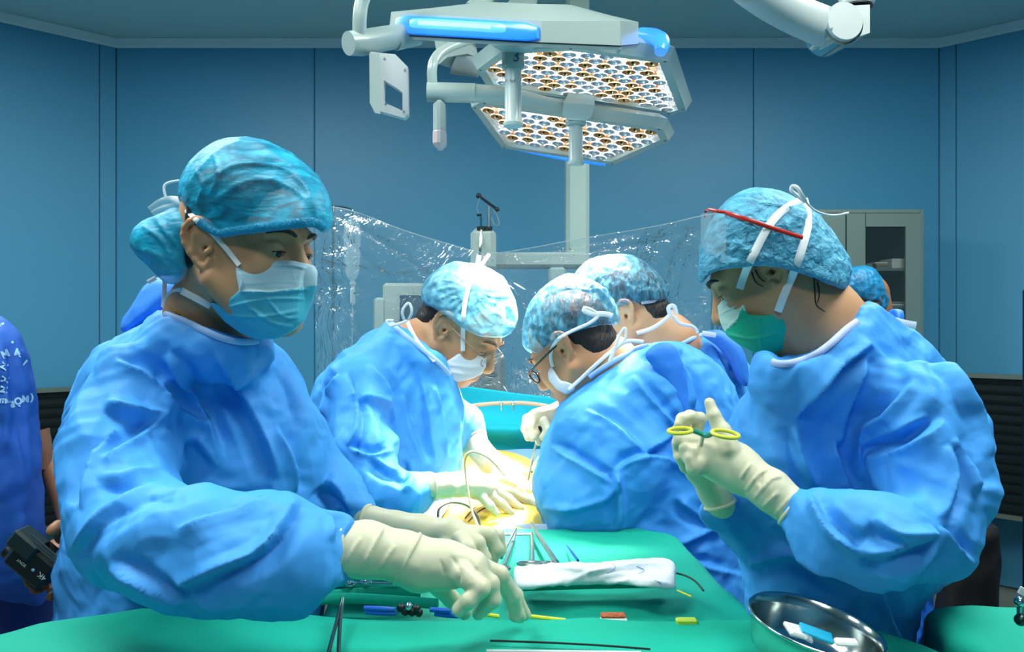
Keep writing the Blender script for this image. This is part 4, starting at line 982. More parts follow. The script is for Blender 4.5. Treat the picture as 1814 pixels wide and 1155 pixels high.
mkA = build_mask(hA, A, [(418, 463), (470, 461), (515, 465), (556, 471), (562, 480), (561, 505), (554, 532), (538, 568), (518, 586), (490, 599), (455, 601), (428, 592), (398, 570), (367, 536), (396, 537), (424, 515), (420, 490)], MK2, [(360, 515), (424, 516), (480, 517), (556, 506)], MK1, tip=.004, res=.0017,
    cr=[([(424, 516), (480, 518), (548, 512)], 3.5, 5), ([(400, 545), (470, 530), (540, 530)], 2.5, 5), ([(400, 560), (470, 560), (530, 550)], 2.5, 6), ([(425, 480), (430, 500), (425, 515)], 2, 4), ([(480, 470), (515, 472), (545, 477)], 2.5, 3.5), ([(430, 535), (480, 570), (520, 578)], 3, 7), ([(470, 525), (500, 560), (528, 562)], 2, 5)])
gA = build_gown(A, (-1.0, .80, 0), (-.18, 1.60, 1.42), .0072, [
    ('infl', [(296, 548), (262, 562), (234, 583), (176, 612), (144, 662), (128, 705), (118, 740), (107, 800), (107, 850), (110, 920), (98, 1000), (92, 1080), (85, 1300), (85, 2110), (560, 2110), (565, 1300), (575, 1000), (578, 900), (578, 838), (574, 790), (556, 730), (535, 680), (501, 630), (462, 600), (420, 602), (364, 585), (330, 560)], [(230, 700, 1.33), (500, 700, 1.37), (330, 1000, 1.36)], .14, .13),
    ('chain', [(235, 680, 1.19, 70), (205, 800, 1.14, 84), (225, 930, 1.05, 92), (330, 975, .98, 96), (450, 985, .96, 92), (545, 985, .97, 68), (590, 975, .98, 47)], .05),
    ('chain', [(292, 572, 1.25, 16), (330, 590, 1.20, 20), (372, 612, 1.18, 23), (415, 626, 1.19, 23), (455, 618, 1.23, 20)], .07),
    ('chain', [(540, 780, 1.38, 50), (590, 860, 1.36, 42), (640, 906, 1.31, 28)], .03), ('pcut', [(278, 540), (296, 552), (330, 563), (364, 580), (400, 594), (430, 599), (458, 597), (500, 560), (440, 480), (300, 490)])],
    GOWN, fine=True, seed=3, amp=.0034, scale=12, cr=[([(294, 627), (332, 685), (366, 748), (391, 812)], 13, 13.5, -1), ([(381, 622), (429, 700), (468, 773), (492, 850)], 10, 17.25, 1), ([(284, 681), (308, 724), (366, 753)], 10, 13.5, -1), ([(182, 710), (235, 724), (298, 734)], 13, 17.25, 1), ([(187, 826), (235, 782), (298, 734)], 10, 13.5, -1), ([(172, 850), (235, 840), (303, 821)], 10, 17.25, 1), ([(134, 899), (177, 811), (206, 753)], 13, 13.5, -1), ([(119, 981), (187, 908), (260, 860), (332, 855)], 10, 17.25, 1), ([(313, 942), (405, 908), (487, 879)], 10, 13.5, -1), ([(303, 1044), (390, 1005), (468, 966), (526, 885)], 13, 17.25, 1), ([(201, 1000), (260, 1044), (322, 1078)], 10, 13.5, -1), ([(458, 603), (516, 675), (541, 758)], 10, 17.25, 1), ([(487, 758), (512, 811), (526, 874)], 13, 13.5, -1), ([(327, 767), (361, 792), (386, 826)], 10, 17.25, 1), ([(560, 880), (585, 915), (590, 960)], 10, 13.5, -1), ([(575, 850), (600, 870), (625, 905)], 13, 17.25, 1), ([(205, 640), (250, 660), (290, 690)], 10, 13.5, -1)])
trA = bvh([gA, bodyA])
ribbon(A, trA, [(291, 556), (330, 570), (364, 587), (400, 601), (430, 606), (458, 604)], 12, 'collar', TRIM_, off=.004, thick=.002)
ribbon(A, trA, [(300, 543), (308, 549), (318, 556), (326, 563)], 2.6, 'necklace', mat('gold', (230, 180, 70), .25, metal=1.), off=.001, thick=.001)
flap = SDF(P(205, 600, 1.52), P(330, 480, 1.30)-np.array([.02, 0, 0]), .004); flap.infl([(215, 582), (222, 560), (245, 520), (275, 494), (305, 488), (322, 500), (318, 540), (280, 570), (240, 585), (225, 590)], (270, 540, 1.40), .05, .04, 0)
V, Fc = flap.mesh(2); V = V+normals(V, Fc)*crumple(V, 40, .004, 2)[:, None]; mesh_obj('gown_back_flap', V, Fc, GOWNR, A)
trA2 = bvh([bodyA, capA, mkA, bun])
ribbon(A, trA2, [(424, 470), (400, 440), (375, 412), (354, 394)], 9)
ribbon(A, trA2, [(354, 396), (340, 382), (330, 372)], 9, default=1.10)
ribbon(A, trA2, [(374, 541), (350, 528), (322, 514)], 15, off=.003)
ribbon(A, trA2, [(322, 514), (300, 522, 1.2), (290, 545, 1.2)], 10)
for pth, w in (([(266, 372, 1.24), (285, 358, 1.23), (305, 353, 1.22), (328, 358, 1.2)], 13), ([(270, 378, 1.24), (290, 368, 1.23), (315, 364, 1.22), (332, 368, 1.2)], 10), ([(318, 320, 1.22), (291, 327, 1.22), (294, 350, 1.22)], 5), ([(292, 498, 1.22), (291, 520, 1.22), (290, 540, 1.22)], 8), ([(262, 500, 1.24), (276, 492, 1.24)], 8)):
    ribbon(A, trA2, pth, w)
build_hand(A, [(592, 972, .985, 48), (650, 974, 1.0, 48), (715, 986, 1.01, 44), (742, 1000, 1.01, 46)], [(748, 1000, 1.01, 45), (790, 1000, 1.01, 40), (835, 1005, 1.01, 32)], [
    [(845, 1005, 1.02, 22), (885, 1018, 1.03, 16), (906, 1052, 1.05, 14), (914, 1086, 1.07, 14.5), (921, 1092, 1.08, 12)],
    [(850, 1015, 1.02, 20), (884, 1030, 1.05, 17), (912, 1056, 1.09, 14), (930, 1088, 1.11, 10)],
    [(835, 1010, 1.0, 22), (868, 1034, 1.0, 16), (872, 1062, 1.0, 14.5), (848, 1087, 1.01, 12)],
    [(815, 1015, .99, 22), (852, 1042, .98, 15.5), (830, 1064, .975, 14), (813, 1080, .98, 13.5)],
    [(770, 1030, 1.03, 20), (800, 1062, 1.05, 15), (822, 1085, 1.06, 12)]], seed=5, amp=.0009,
    cr=[([(640, 1010), (665, 960), (680, 930)], 3, 7), ([(670, 1010), (700, 965)], 3, 7), ([(610, 1000), (640, 950)], 2.5, 7), ([(800, 985), (815, 1010), (812, 1035)], -3, 5), ([(780, 990), (790, 1020)], -2, 5), ([(835, 985), (845, 1010)], 2, 6)])
cuff_ring(A, (593, 972, .985), (650, 974, 1.0), 48.5, LATEX); cuff_ring(A, (722, 988, 1.01), (745, 1000, 1.01), 46, LATEX, 'glove_fold', .0028)
build_hand(A, [(650, 922, 1.30, 27), (700, 934, 1.28, 28), (748, 944, 1.26, 30)], [(748, 944, 1.26, 30), (800, 948, 1.24, 28), (830, 955, 1.23, 21)], [
    [(835, 945, 1.24, 16), (868, 948, 1.24, 14), (880, 972, 1.24, 12.5), (872, 992, 1.24, 11)],
    [(825, 950, 1.21, 16), (846, 962, 1.20, 13.5), (858, 988, 1.20, 12), (856, 1006, 1.20, 10)],
    [(815, 955, 1.20, 16), (828, 972, 1.18, 13), (850, 1000, 1.18, 11)],
    [(790, 965, 1.22, 15), (812, 985, 1.22, 12), (835, 1000, 1.22, 10)],
    [(850, 946, 1.27, 13), (882, 950, 1.28, 12), (888, 975, 1.28, 10)]], seed=8, amp=.0009)
cuff_ring(A, (652, 922, 1.30), (700, 934, 1.28), 27.5, LATEX)
# ---------------------------------------------------------------- nurse at the right
B = empty('person', (P(1490, 0, 1.30)[0], 1.30, 0), 'nurse at right in textured blue cap and green mask, holding yellow-ringed scissors', 'person')
hB = Head((1374, 476, 1.21), -1, 0, 27, 0, .90)
bodyB = build_head(hB, B, [(1455, 585, 1.27), (1470, 640, 1.30)], SKIN, res=.0022, nr=(.056, .066))
build_hair(hB, B, low=-.10, front=.02, clip=[(1335, 500), (1280, 470), (1290, 400), (1360, 350), (1440, 390), (1490, 450), (1500, 500), (1500, 530), (1468, 520), (1440, 512), (1400, 495), (1365, 486), (1350, 500)])
trB = bvh([bodyB])
CAPB = see_through_cloth('cap_textured_blue', (96, 190, 222), (44, 128, 170), (.78, 1.), (1, 1, 1), 95, .6, 1.1, 60, .003, 1.6)
edB = [(1236, 492), (1240, 445), (1257, 398), (1286, 356), (1322, 336), (1362, 334), (1403, 347), (1447, 377), (1481, 421), (1506, 465), (1505, 500), (1496, 514), (1478, 506), (1447, 494), (1396, 479), (1349, 472), (1295, 476), (1262, 484), (1243, 502)]
exB = [(1232, 500), (1238, 445), (1257, 398), (1286, 356), (1322, 336), (1362, 334), (1403, 347), (1447, 377), (1481, 421), (1508, 465), (1515, 510), (1500, 560), (1440, 560), (1350, 560), (1260, 560)]
capB = build_cap(B, edB, exB, [(1300, 450, 1.275), (1450, 450, 1.285)], .108, .08, CAPB, seed=6, amp=.0026, cr=[([(1262, 400), (1300, 356), (1360, 360), (1420, 375)], 3.5, 6), ([(1250, 450), (1300, 430), (1360, 470)], 3, 6), ([(1245, 480), (1300, 440), (1400, 470)], 3, 6), ([(1255, 440), (1290, 450), (1330, 465)], -3, 5)])
trB = bvh([bodyB, capB])
MK3 = mat('mask_mint', (190, 226, 218), .65, bump=[('noise', 300, .15, .001), ('pleat', 34, .5, .003, (.4, .4, 5))]); MK4 = mat('mask_green', (0, 176, 140), .6, bump=[('noise', 300, .15, .001), ('crumple', 26, .35, .004)])
mkB = build_mask(hB, B, [(1308, 507), (1290, 520), (1271, 543), (1273, 560), (1277, 575), (1288, 595), (1310, 611), (1335, 623), (1362, 627), (1385, 620), (1404, 607), (1393, 578), (1383, 545), (1374, 555), (1350, 558), (1325, 556), (1316, 532)], MK4, [(1270, 600), (1287, 584), (1304, 570), (1314, 545), (1330, 556), (1400, 556)], MK3, res=.0017,
    cr=[([(1290, 580), (1310, 560), (1316, 540)], 3, 4), ([(1285, 590), (1330, 600), (1380, 590)], 2.5, 5), ([(1345, 560), (1345, 590), (1350, 620)], 3, 5), ([(1280, 540), (1300, 530), (1312, 520)], 2, 3), ([(1276, 556), (1298, 545), (1314, 535)], 2, 3)], grow=.002)
gB = build_gown(B, (.22, .80, 0), (1.0, 1.62, 1.42), .0072, [
    ('infl', [(1368, 634), (1335, 675), (1305, 715), (1280, 790), (1285, 880), (1315, 930), (1310, 990), (1318, 1080), (1310, 1300), (1310, 2120), (1600, 2120), (1610, 1400), (1622, 1115), (1655, 1050), (1722, 1000), (1738, 930), (1757, 862), (1760, 806), (1735, 750), (1700, 690), (1665, 640), (1610, 592), (1560, 560), (1518, 552), (1470, 590), (1430, 622), (1396, 636)], [(1400, 750, 1.32), (1650, 750, 1.32), (1500, 1000, 1.34)], .15, .12),
    ('chain', [(1625, 720, 1.16, 84), (1662, 850, 1.13, 84), (1655, 955, 1.08, 66), (1560, 965, 1.05, 76), (1470, 935, 1.07, 60), (1412, 902, 1.09, 40)], .035),
    ('chain', [(1375, 655, 1.20, 18), (1400, 664, 1.18, 22), (1440, 652, 1.18, 24), (1480, 620, 1.20, 24), (1512, 588, 1.24, 20), (1535, 575, 1.28, 16)], .07),
    ('chain', [(1400, 800, 1.36, 50), (1330, 925, 1.28, 48), (1268, 905, 1.22, 33)], .03), ('pcut', [(1366, 632), (1385, 637), (1410, 633), (1440, 621), (1470, 599), (1495, 575), (1515, 560), (1510, 535), (1420, 520), (1340, 560), (1345, 620)])],
    GOWN, fine=True, seed=7, amp=.0034, scale=12, cr=[([(1548, 608), (1490, 650), (1405, 746)], 13, 12.6, -1), ([(1405, 750), (1419, 808), (1443, 865)], 10, 16.1, 1), ([(1548, 622), (1505, 717), (1490, 798)], 10, 12.6, -1), ([(1624, 674), (1567, 736), (1524, 774), (1524, 855)], 13, 16.1, 1), ([(1643, 736), (1586, 765), (1529, 784)], 10, 12.6, -1), ([(1676, 746), (1605, 793), (1533, 808)], 10, 16.1, 1), ([(1681, 789), (1695, 846), (1676, 917)], 13, 12.6, -1), ([(1605, 589), (1681, 655), (1729, 741), (1757, 808)], 10, 16.1, 1), ([(1695, 774), (1729, 836), (1743, 870)], 10, 12.6, -1), ([(1519, 979), (1586, 974), (1662, 941)], 13, 16.1, 1), ([(1667, 931), (1695, 965), (1729, 1003)], 10, 12.6, -1), ([(1548, 922), (1586, 950), (1652, 950)], 10, 16.1, 1), ([(1433, 874), (1467, 936), (1524, 979)], 13, 12.6, -1), ([(1386, 922), (1424, 979), (1490, 1017)], 10, 16.1, 1), ([(1476, 784), (1490, 827), (1510, 874)], 10, 12.6, -1), ([(1343, 670), (1329, 717), (1314, 774)], 13, 16.1, 1), ([(1560, 1055), (1575, 1100), (1600, 1140)], 10, 12.6, -1), ([(1330, 1000), (1400, 985), (1480, 1030)], 10, 16.1, 1)])
trB = bvh([gB, bodyB])
ribbon(B, trB, [(1367, 641), (1385, 645), (1412, 641), (1444, 629), (1475, 606), (1500, 583), (1520, 569)], 13, 'collar', mat('collar_lilac', (176, 196, 244), .6), off=.004, thick=.002)
fl = SDF(P(1540, 640, 1.50), P(1640, 540, 1.34), .004); fl.infl([(1548, 552), (1600, 548), (1606, 570), (1622, 600), (1600, 600), (1570, 580)], (1590, 570, 1.42), .03, .03, 0)
V, Fc = fl.mesh(2); mesh_obj('gown_back_flap', V, Fc, GOWNR, B)
ribbon(B, trB, [(1572, 566, 1.38), (1600, 574, 1.375), (1622, 578, 1.38)], 16, 'fastening_tab', WHT)
trB2 = bvh([bodyB, capB, mkB])
ribbon(B, trB2, [(1310, 512), (1322, 478), (1338, 445), (1362, 400), (1390, 370), (1426, 352)], 14, off=.003)
ribbon(B, trB2, [(1378, 552), (1390, 520), (1408, 478), (1424, 430), (1432, 390), (1424, 352)], 14, off=.003)
ribbon(B, trB2, [(1426, 356), (1412, 346, 1.19), (1402, 338, 1.19), (1403, 330, 1.19), (1412, 332, 1.185), (1420, 345, 1.185), (1428, 358, 1.19)], 7, off=.003)
ribbon(B, trB2, [(1428, 358, 1.19), (1445, 374, 1.20), (1475, 382, 1.22), (1503, 377, 1.24)], 4)
for i, cp in enumerate(([(1442, 492), (1444, 520), (1446, 540), (1462, 552)], [(1338, 478), (1345, 492), (1356, 500)], [(1332, 482), (1338, 500), (1352, 508)], [(1448, 500), (1452, 520), (1448, 536)])):
    MB().tube(snap(trB2, cp, .002), [.0012, .0006], 6).build('loose_hair', HAIR, B)
# red-rimmed glasses pushed up on the cap
RED = mat('red_frame', (196, 44, 30), .3, coat=.4); LENSM = mat('spectacle_lens', (200, 225, 230), .05, alpha=.16, spec=.9)
gl_ = empty('glasses', P(1250, 380, 1.2), 'red-framed clear glasses pushed up on the right nurse\'s cap', 'glasses')
tp = snap(trB2, [(1283, 376), (1330, 391), (1380, 408), (1422, 421)], .006)
MB().tube(tp, 1., 8, flat=(.0062, .0022), up=(0, 0, 1)).build('temple_arm', RED, gl_)
e0 = P(1250, 374, 1.225); fr = [tp[0], P(1270, 374, 1.19), P(1256, 371, 1.205), e0, P(1249, 384, 1.21)]
MB().tube(fr, 1., 8, flat=(.005, .002), up=(0, 0, 1)).build('frame', RED, gl_)
lr = []
for i in range(7):
    v = 378+i*14; d_ = 1.205; w_ = math.sin((i+1)/8*math.pi)*.3+.7
    lr.append([P(1246-2*w_, v, 1.26), P(1243-2*w_, v, 1.235), P(1250, v, 1.205), P(1262+6*w_, v, 1.185), P(1276+10*w_, v, 1.175)])
V = np.array(lr).reshape(-1, 3); f = [(r*5+c, r*5+c+1, (r+1)*5+c+1, (r+1)*5+c) for r in range(6) for c in range(4)]
MB().add(np.concatenate([V, V+np.array([0, -.0015, 0])]), f+[tuple(35+i for i in reversed(q)) for q in f]).build('lens', LENSM, gl_)
# hands: near one closed round the scissors, far one behind it
build_hand(B, [(1404, 900, 1.095, 35), (1365, 868, 1.11, 36), (1322, 840, 1.13, 36), (1302, 828, 1.14, 38)], [(1302, 826, 1.14, 40), (1270, 812, 1.15, 37), (1240, 800, 1.155, 30)], [
    [(1292, 800, 1.13, 22), (1278, 764, 1.14, 16), (1264, 736, 1.145, 12), (1257, 714, 1.15, 9.5)],
    [(1240, 790, 1.16, 22), (1218, 782, 1.16, 16), (1206, 776, 1.16, 13)],
    [(1240, 800, 1.15, 22), (1222, 806, 1.14, 16), (1214, 796, 1.14, 12)],
    [(1248, 820, 1.14, 22), (1230, 828, 1.13, 14), (1222, 812, 1.13, 11)]], seed=4, amp=.001,
    cr=[([(1320, 870), (1345, 840), (1365, 830)], 3, 6), ([(1335, 885), (1365, 850), (1385, 845)], 3, 6), ([(1350, 900), (1380, 870)], 3, 6), ([(1310, 850), (1330, 820)], 3, 5), ([(1370, 915), (1405, 875)], 2, 5), ([(1345, 860), (1352, 835)], -3, 5)])
cuff_ring(B, (1404, 900, 1.095), (1365, 868, 1.11), 36, LATEX)
build_hand(B, [(1275, 893, 1.21, 27), (1268, 870, 1.21, 26)], [(1262, 868, 1.21, 25), (1240, 830, 1.20, 24), (1225, 800, 1.20, 20)], [
    [(1230, 770, 1.19, 14), (1240, 742, 1.18, 11.5), (1222, 738, 1.17, 11), (1208, 742, 1.165, 10.5), (1202, 752, 1.16, 9)],
    [(1222, 800, 1.20, 14), (1205, 780, 1.19, 12), (1202, 762, 1.18, 11), (1212, 752, 1.17, 10)],
    [(1228, 820, 1.20, 14), (1206, 806, 1.19, 12), (1200, 784, 1.18, 10.5)],
    [(1236, 838, 1.20, 14), (1216, 826, 1.19, 11.5), (1205, 808, 1.18, 10)]], seed=14, amp=.001)
cuff_ring(B, (1275, 893, 1.21), (1268, 870, 1.21), 27, LATEX)
YEL = mat('yellow_plastic', (214, 216, 60), .4)
sc_ = empty('scissors', P(1245, 790, 1.13), 'scissors with yellow finger rings in the right nurse\'s gloved hands', 'scissors')
for (u, v, a, b, d, tl) in ((1205, 763, 21, 5, 1.125, -.02), (1285, 769, 24, 6, 1.10, .10)):
    pts = []
    for k in range(28):
        t = 2*math.pi*k/28; x = a*math.cos(t); y = b*math.sin(t); pts.append(P(u+x, v+x*tl*1.6+y, d-.0085*math.sin(t)*2.0))
    MB().tube(pts, .0026, 8, closed=True).build('finger_ring', YEL, sc_)
MB().tube([P(1226, 762, 1.125), P(1242, 768, 1.125), P(1252, 772, 1.12), P(1262, 768, 1.105)], .0035, 8, sm=3).build('handle_bar', mat('green_handle', (0, 140, 120), .4), sc_)
MB().tube([P(1246, 768, 1.125), P(1240, 800, 1.14), P(1236, 822, 1.16)], [.003, .0015], 8).build('blade', STEEL, sc_)
# ---------------------------------------------------------------- surgeon at the left of the patient
C = empty('person', (P(690, 0, 1.95)[0], 1.95, 0), 'surgeon with thin glasses bending over the patient, cap and white mask brightly lit', 'person')
hC = Head((783, 581, 1.86), 1, 24, 36, 0, 1.0)
bodyC = build_head(hC, C, [(722, 628, 1.93), (705, 680, 1.95)], SKIN, res=.003, nr=(.058, .066))
build_hair(hC, C, low=-.055, front=.02, clip=[(728, 545), (735, 530), (752, 505), (780, 480), (830, 472), (880, 495), (906, 550), (860, 585), (826, 575), (824, 600), (812, 590), (806, 572), (786, 556), (766, 566), (764, 588), (748, 580), (728, 565)])
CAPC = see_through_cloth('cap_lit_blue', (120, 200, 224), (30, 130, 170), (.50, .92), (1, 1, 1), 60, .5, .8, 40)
edC = [(747, 520), (752, 503), (764, 486), (790, 470), (825, 465), (860, 472), (890, 492), (909, 522), (917, 552), (914, 575), (900, 592), (884, 598), (850, 594), (818, 579), (790, 560), (765, 543), (752, 536)]
exC = [(744, 530), (752, 500), (764, 484), (790, 468), (825, 463), (860, 470), (890, 490), (911, 520), (920, 552), (915, 600), (880, 650), (820, 640), (760, 600)]
gath = [([(840+70*math.cos(a), 525+60*math.sin(a)), (835+40*math.cos(a+.15), 520+35*math.sin(a+.15)), (835+12*math.cos(a), 515+12*math.sin(a))], 3.0, 3.0) for a in np.linspace(0, 2*math.pi, 20)[:-1]]
capC = build_cap(C, edC, exC, (835, 530, 1.93), .112, .085, CAPC, seed=12, amp=.003, res=.004, scale=60, cr=gath)
MKW = mat('mask_white', (222, 232, 238), .65, bump=[('noise', 300, .15, .001), ('crumple', 30, .35, .004)])
mkC = build_mask(hC, C, [(820, 618), (835, 622), (862, 633), (861, 650), (853, 662), (838, 670), (812, 677), (792, 670), (766, 650), (769, 640), (792, 640), (806, 630)], MKW, res=.0035, cr=[([(790, 645), (830, 650), (856, 648)], 3, 3), ([(785, 655), (820, 662), (850, 660)], 3, 3)], grow=.003)
gC = build_gown(C, (-.62, 1.50, 0), (-.02, 2.18, 1.42), .0085, [
    ('infl', [(690, 574), (664, 582), (639, 598), (592, 634), (556, 680), (548, 740), (570, 800), (590, 900), (590, 1200), (560, 1610), (690, 1610), (700, 1100), (760, 970), (808, 900), (820, 825), (825, 760), (822, 722), (814, 681), (795, 664), (760, 640), (715, 605)], [(620, 700, 1.92), (780, 700, 1.95)], .14, .11),
    ('chain', [(620, 690, 1.80, 52), (640, 800, 1.72, 56), (672, 870, 1.66, 46), (715, 880, 1.64, 34), (756, 862, 1.66, 25)], .035),
    ('chain', [(700, 588, 1.88, 10), (728, 616, 1.86, 14), (760, 642, 1.85, 14), (788, 664, 1.87, 12)], .04),
    ('chain', [(790, 740, 1.98, 32), (828, 750, 2.02, 26), (840, 776, 2.0, 22)], .03)],
    GOWN, fine=True, seed=11, amp=.0034, scale=12, cr=[([(615, 660), (633, 710), (633, 762), (615, 790)], 13, 7.65, -1), ([(637, 697), (671, 706), (690, 719)], 10, 9.775, 1), ([(652, 641), (686, 685), (693, 728)], 10, 7.65, -1), ([(690, 719), (699, 759), (699, 790)], 13, 9.775, 1), ([(714, 700), (727, 759), (752, 819)], 10, 7.65, -1), ([(655, 809), (690, 831), (724, 834)], 10, 9.775, 1), ([(615, 790), (658, 809), (696, 797)], 13, 7.65, -1), ([(727, 815), (727, 847), (714, 872)], 10, 9.775, 1), ([(577, 700), (568, 759), (574, 784)], 10, 7.65, -1), ([(602, 666), (577, 700)], 13, 9.775, 1), ([(770, 680), (785, 740), (790, 810)], 10, 7.65, -1), ([(745, 660), (760, 740), (770, 820)], 10, 9.775, 1)])
trC = bvh([gC, bodyC])
ribbon(C, trC, [(692, 572), (715, 592), (745, 616), (775, 640), (797, 664)], 9, 'collar', TRIM_, off=.005, thick=.002)
trC2 = bvh([bodyC, capC, mkC, gC])
ribbon(C, trC2, [(820, 622), (820, 585), (823, 540), (833, 500), (848, 466)], 8, off=.005)
ribbon(C, trC2, [(770, 640), (752, 620), (735, 598), (722, 570)], 7, off=.004)
ribbon(C, trC2, [(846, 470, 1.83), (849, 452, 1.83)], 8, 'mask_tie'); ribbon(C, trC2, [(853, 470, 1.83), (867, 450, 1.83)], 7, 'mask_tie')
for pth in ([(722, 568, 1.85), (705, 574, 1.84), (690, 578, 1.84)], [(718, 570, 1.85), (712, 552, 1.84), (724, 536, 1.84), (730, 552, 1.84), (724, 566, 1.85)], [(692, 578, 1.84), (684, 568, 1.84), (697, 568, 1.84)]): ribbon(C, trC2, pth, 5)
WIRE = mat('spectacle_wire', (150, 130, 110), .25, metal=1.)
def glasses(h, root_label, wire, wr=.0011, near_only=False, dz=0., dy=0.):
    g = empty('glasses', h.w((0, .10, 0)), root_label, 'glasses')
    for q in (-1, 1):
        c = np.array([q*.033, .104+dy, -.004+dz]); ring = [h.w(c+np.array([.024*math.cos(t), -abs(.024*math.cos(t))*.12*(1 if q*math.cos(t) > 0 else 0), .016*math.sin(t)])) for t in np.linspace(0, 2*math.pi, 25)[:-1]]
        MB().tube(ring, wr, 8, closed=True).build('frame', wire, g)
        MB().add(ring, [tuple(range(24))]).build('lens', LENSM, g)
        MB().tube([h.w((q*.057, .103+dy, .0+dz)), h.w((q*.070, .094+dy, .004+dz)), h.w((q*.078, .04, .008)), h.w((q*.080, .0, .014))], wr*1.1, 8, sm=3).build('temple_arm', wire, g)
    MB().tube([h.w((-.010, .104+dy, .002+dz)), h.w((0, .110+dy, .005+dz)), h.w((.010, .104+dy, .002+dz))], wr, 8, sm=3).build('bridge', wire, g)
    return g
glasses(hC, 'thin wire-framed glasses worn by the surgeon under the lit cap', WIRE, dz=-.004)
build_hand(C, [(764, 862, 1.655, 23), (790, 860, 1.67, 21), (815, 858, 1.70, 20)], [(815, 858, 1.70, 20), (848, 862, 1.75, 22), (872, 868, 1.80, 19)], [
    [(875, 862, 1.80, 11), (905, 872, 1.83, 9), (930, 885, 1.85, 7.5), (946, 896, 1.86, 6.5)], [(870, 870, 1.78, 11), (900, 884, 1.80, 9), (922, 900, 1.80, 7)],
    [(862, 874, 1.76, 11), (888, 892, 1.76, 8.5), (905, 908, 1.76, 7)], [(845, 872, 1.73, 10), (868, 896, 1.72, 8), (880, 910, 1.72, 6.5)], [(850, 850, 1.80, 11), (885, 848, 1.85, 9), (910, 858, 1.88, 7)]], res=.0026, seed=21)
cuff_ring(C, (764, 862, 1.655), (790, 860, 1.67), 23.5, LATEX)
build_hand(C, [(840, 780, 1.99, 23), (852, 800, 1.97, 21), (866, 815, 1.96, 20)], [(866, 815, 1.96, 20), (890, 832, 1.95, 21), (905, 846, 1.94, 18)], [
    [(908, 838, 1.95, 10), (926, 852, 1.93, 8), (938, 868, 1.92, 7)], [(904, 848, 1.92, 10), (920, 864, 1.90, 8), (930, 882, 1.90, 6.5)], [(892, 846, 1.90, 10), (906, 866, 1.88, 8), (914, 882, 1.88, 6.5)],
    [(880, 838, 1.90, 9.5), (888, 860, 1.88, 8), (894, 876, 1.87, 6.5)], [(886, 820, 1.98, 10), (912, 826, 1.98, 8), (930, 838, 1.98, 7)]], res=.0026, seed=22)
cuff_ring(C, (840, 780, 1.99), (852, 800, 1.97), 23.5, LATEX)
# suction tube and wire in the surgeon's hands
tb = MB().tube([P(893, 842, 1.80), P(866, 812, 1.66), P(836, 800, 1.62), P(824, 815, 1.62), P(826, 850, 1.62), P(836, 905, 1.60), P(849, 936, 1.58)], .0024, 8, sm=6).build('suction_tube', mat('tube_beige', (214, 196, 164), .4)); tag(tb, 'thin beige tube looping down from the bright gloved hands to the yellow belly', 'tube')
tb = MB().tube([P(776, 916, 1.60), P(779, 900, 1.6), P(800, 890, 1.62), P(828, 896, 1.64), P(846, 915, 1.64), P(850, 935, 1.63)], .0026, 8, sm=6).build('suction_tube', mat('tube_dark', (96, 92, 82), .35, metal=.4)); tag(tb, 'dark looped cable arching over the yellow belly behind the near gloves', 'tube')

# ---------------------------------------------------------------- surgeon at the right of the patient, seen from behind
D = empty('person', (P(1150, 0, 1.83)[0], 1.83, 0), 'surgeon with dark-rimmed glasses seen from behind, head bowed in a netted blue cap', 'person')
hD = Head((999, 618, 1.77), -1, -22, 33, 0, .95)
bodyD = build_head(hD, D, [(1075, 650, 1.83), (1105, 690, 1.83)], SKIN, res=.003, nr=(.058, .066))
build_hair(hD, D, low=-.075, front=.03, clip=[(950, 635), (940, 600), (938, 550), (970, 508), (1040, 500), (1080, 530), (1098, 572), (1104, 590), (1100, 608), (1070, 622), (1046, 628), (1020, 618), (1010, 598), (990, 592), (975, 606), (964, 622)], bulk=.001)
CAPD = see_through_cloth('cap_net_blue', (90, 176, 206), (16, 74, 104), (.34, .86), (1, 1, .35), 110, .5, 1.0, 50, .004, 1.5)
edD = [(927, 608), (926, 578), (935, 545), (952, 520), (975, 500), (1008, 486), (1042, 493), (1070, 510), (1084, 530), (1094, 550), (1096, 572), (1070, 574), (1040, 582), (1018, 588), (996, 598), (972, 612), (950, 625), (935, 620)]
exD = [(922, 615), (924, 578), (933, 545), (950, 518), (975, 498), (1008, 484), (1044, 491), (1074, 508), (1090, 530), (1102, 555), (1108, 600), (1080, 650), (1000, 670), (940, 660)]
ga = [([(930+i*11, 600-i*2-abs(i-7)*1.0), (945+i*10, 555-i*3), (968+i*7, 505+abs(i-6)*1.5)], 2.6, 3.2) for i in range(15)]
capD = build_cap(D, edD, exD, (1010, 560, 1.855), .108, .085, CAPD, seed=15, amp=.0025, res=.004, scale=70, cr=ga+[([(1030, 492), (1075, 530), (1090, 570)], 5, 7)])
trD0 = bvh([bodyD, capD])
mkD = build_mask(hD, D, [(974, 638), (968, 655), (972, 674), (985, 690), (1004, 699), (1020, 690), (1014, 678), (994, 674), (982, 656)], MKW, res=.0035, grow=.004)
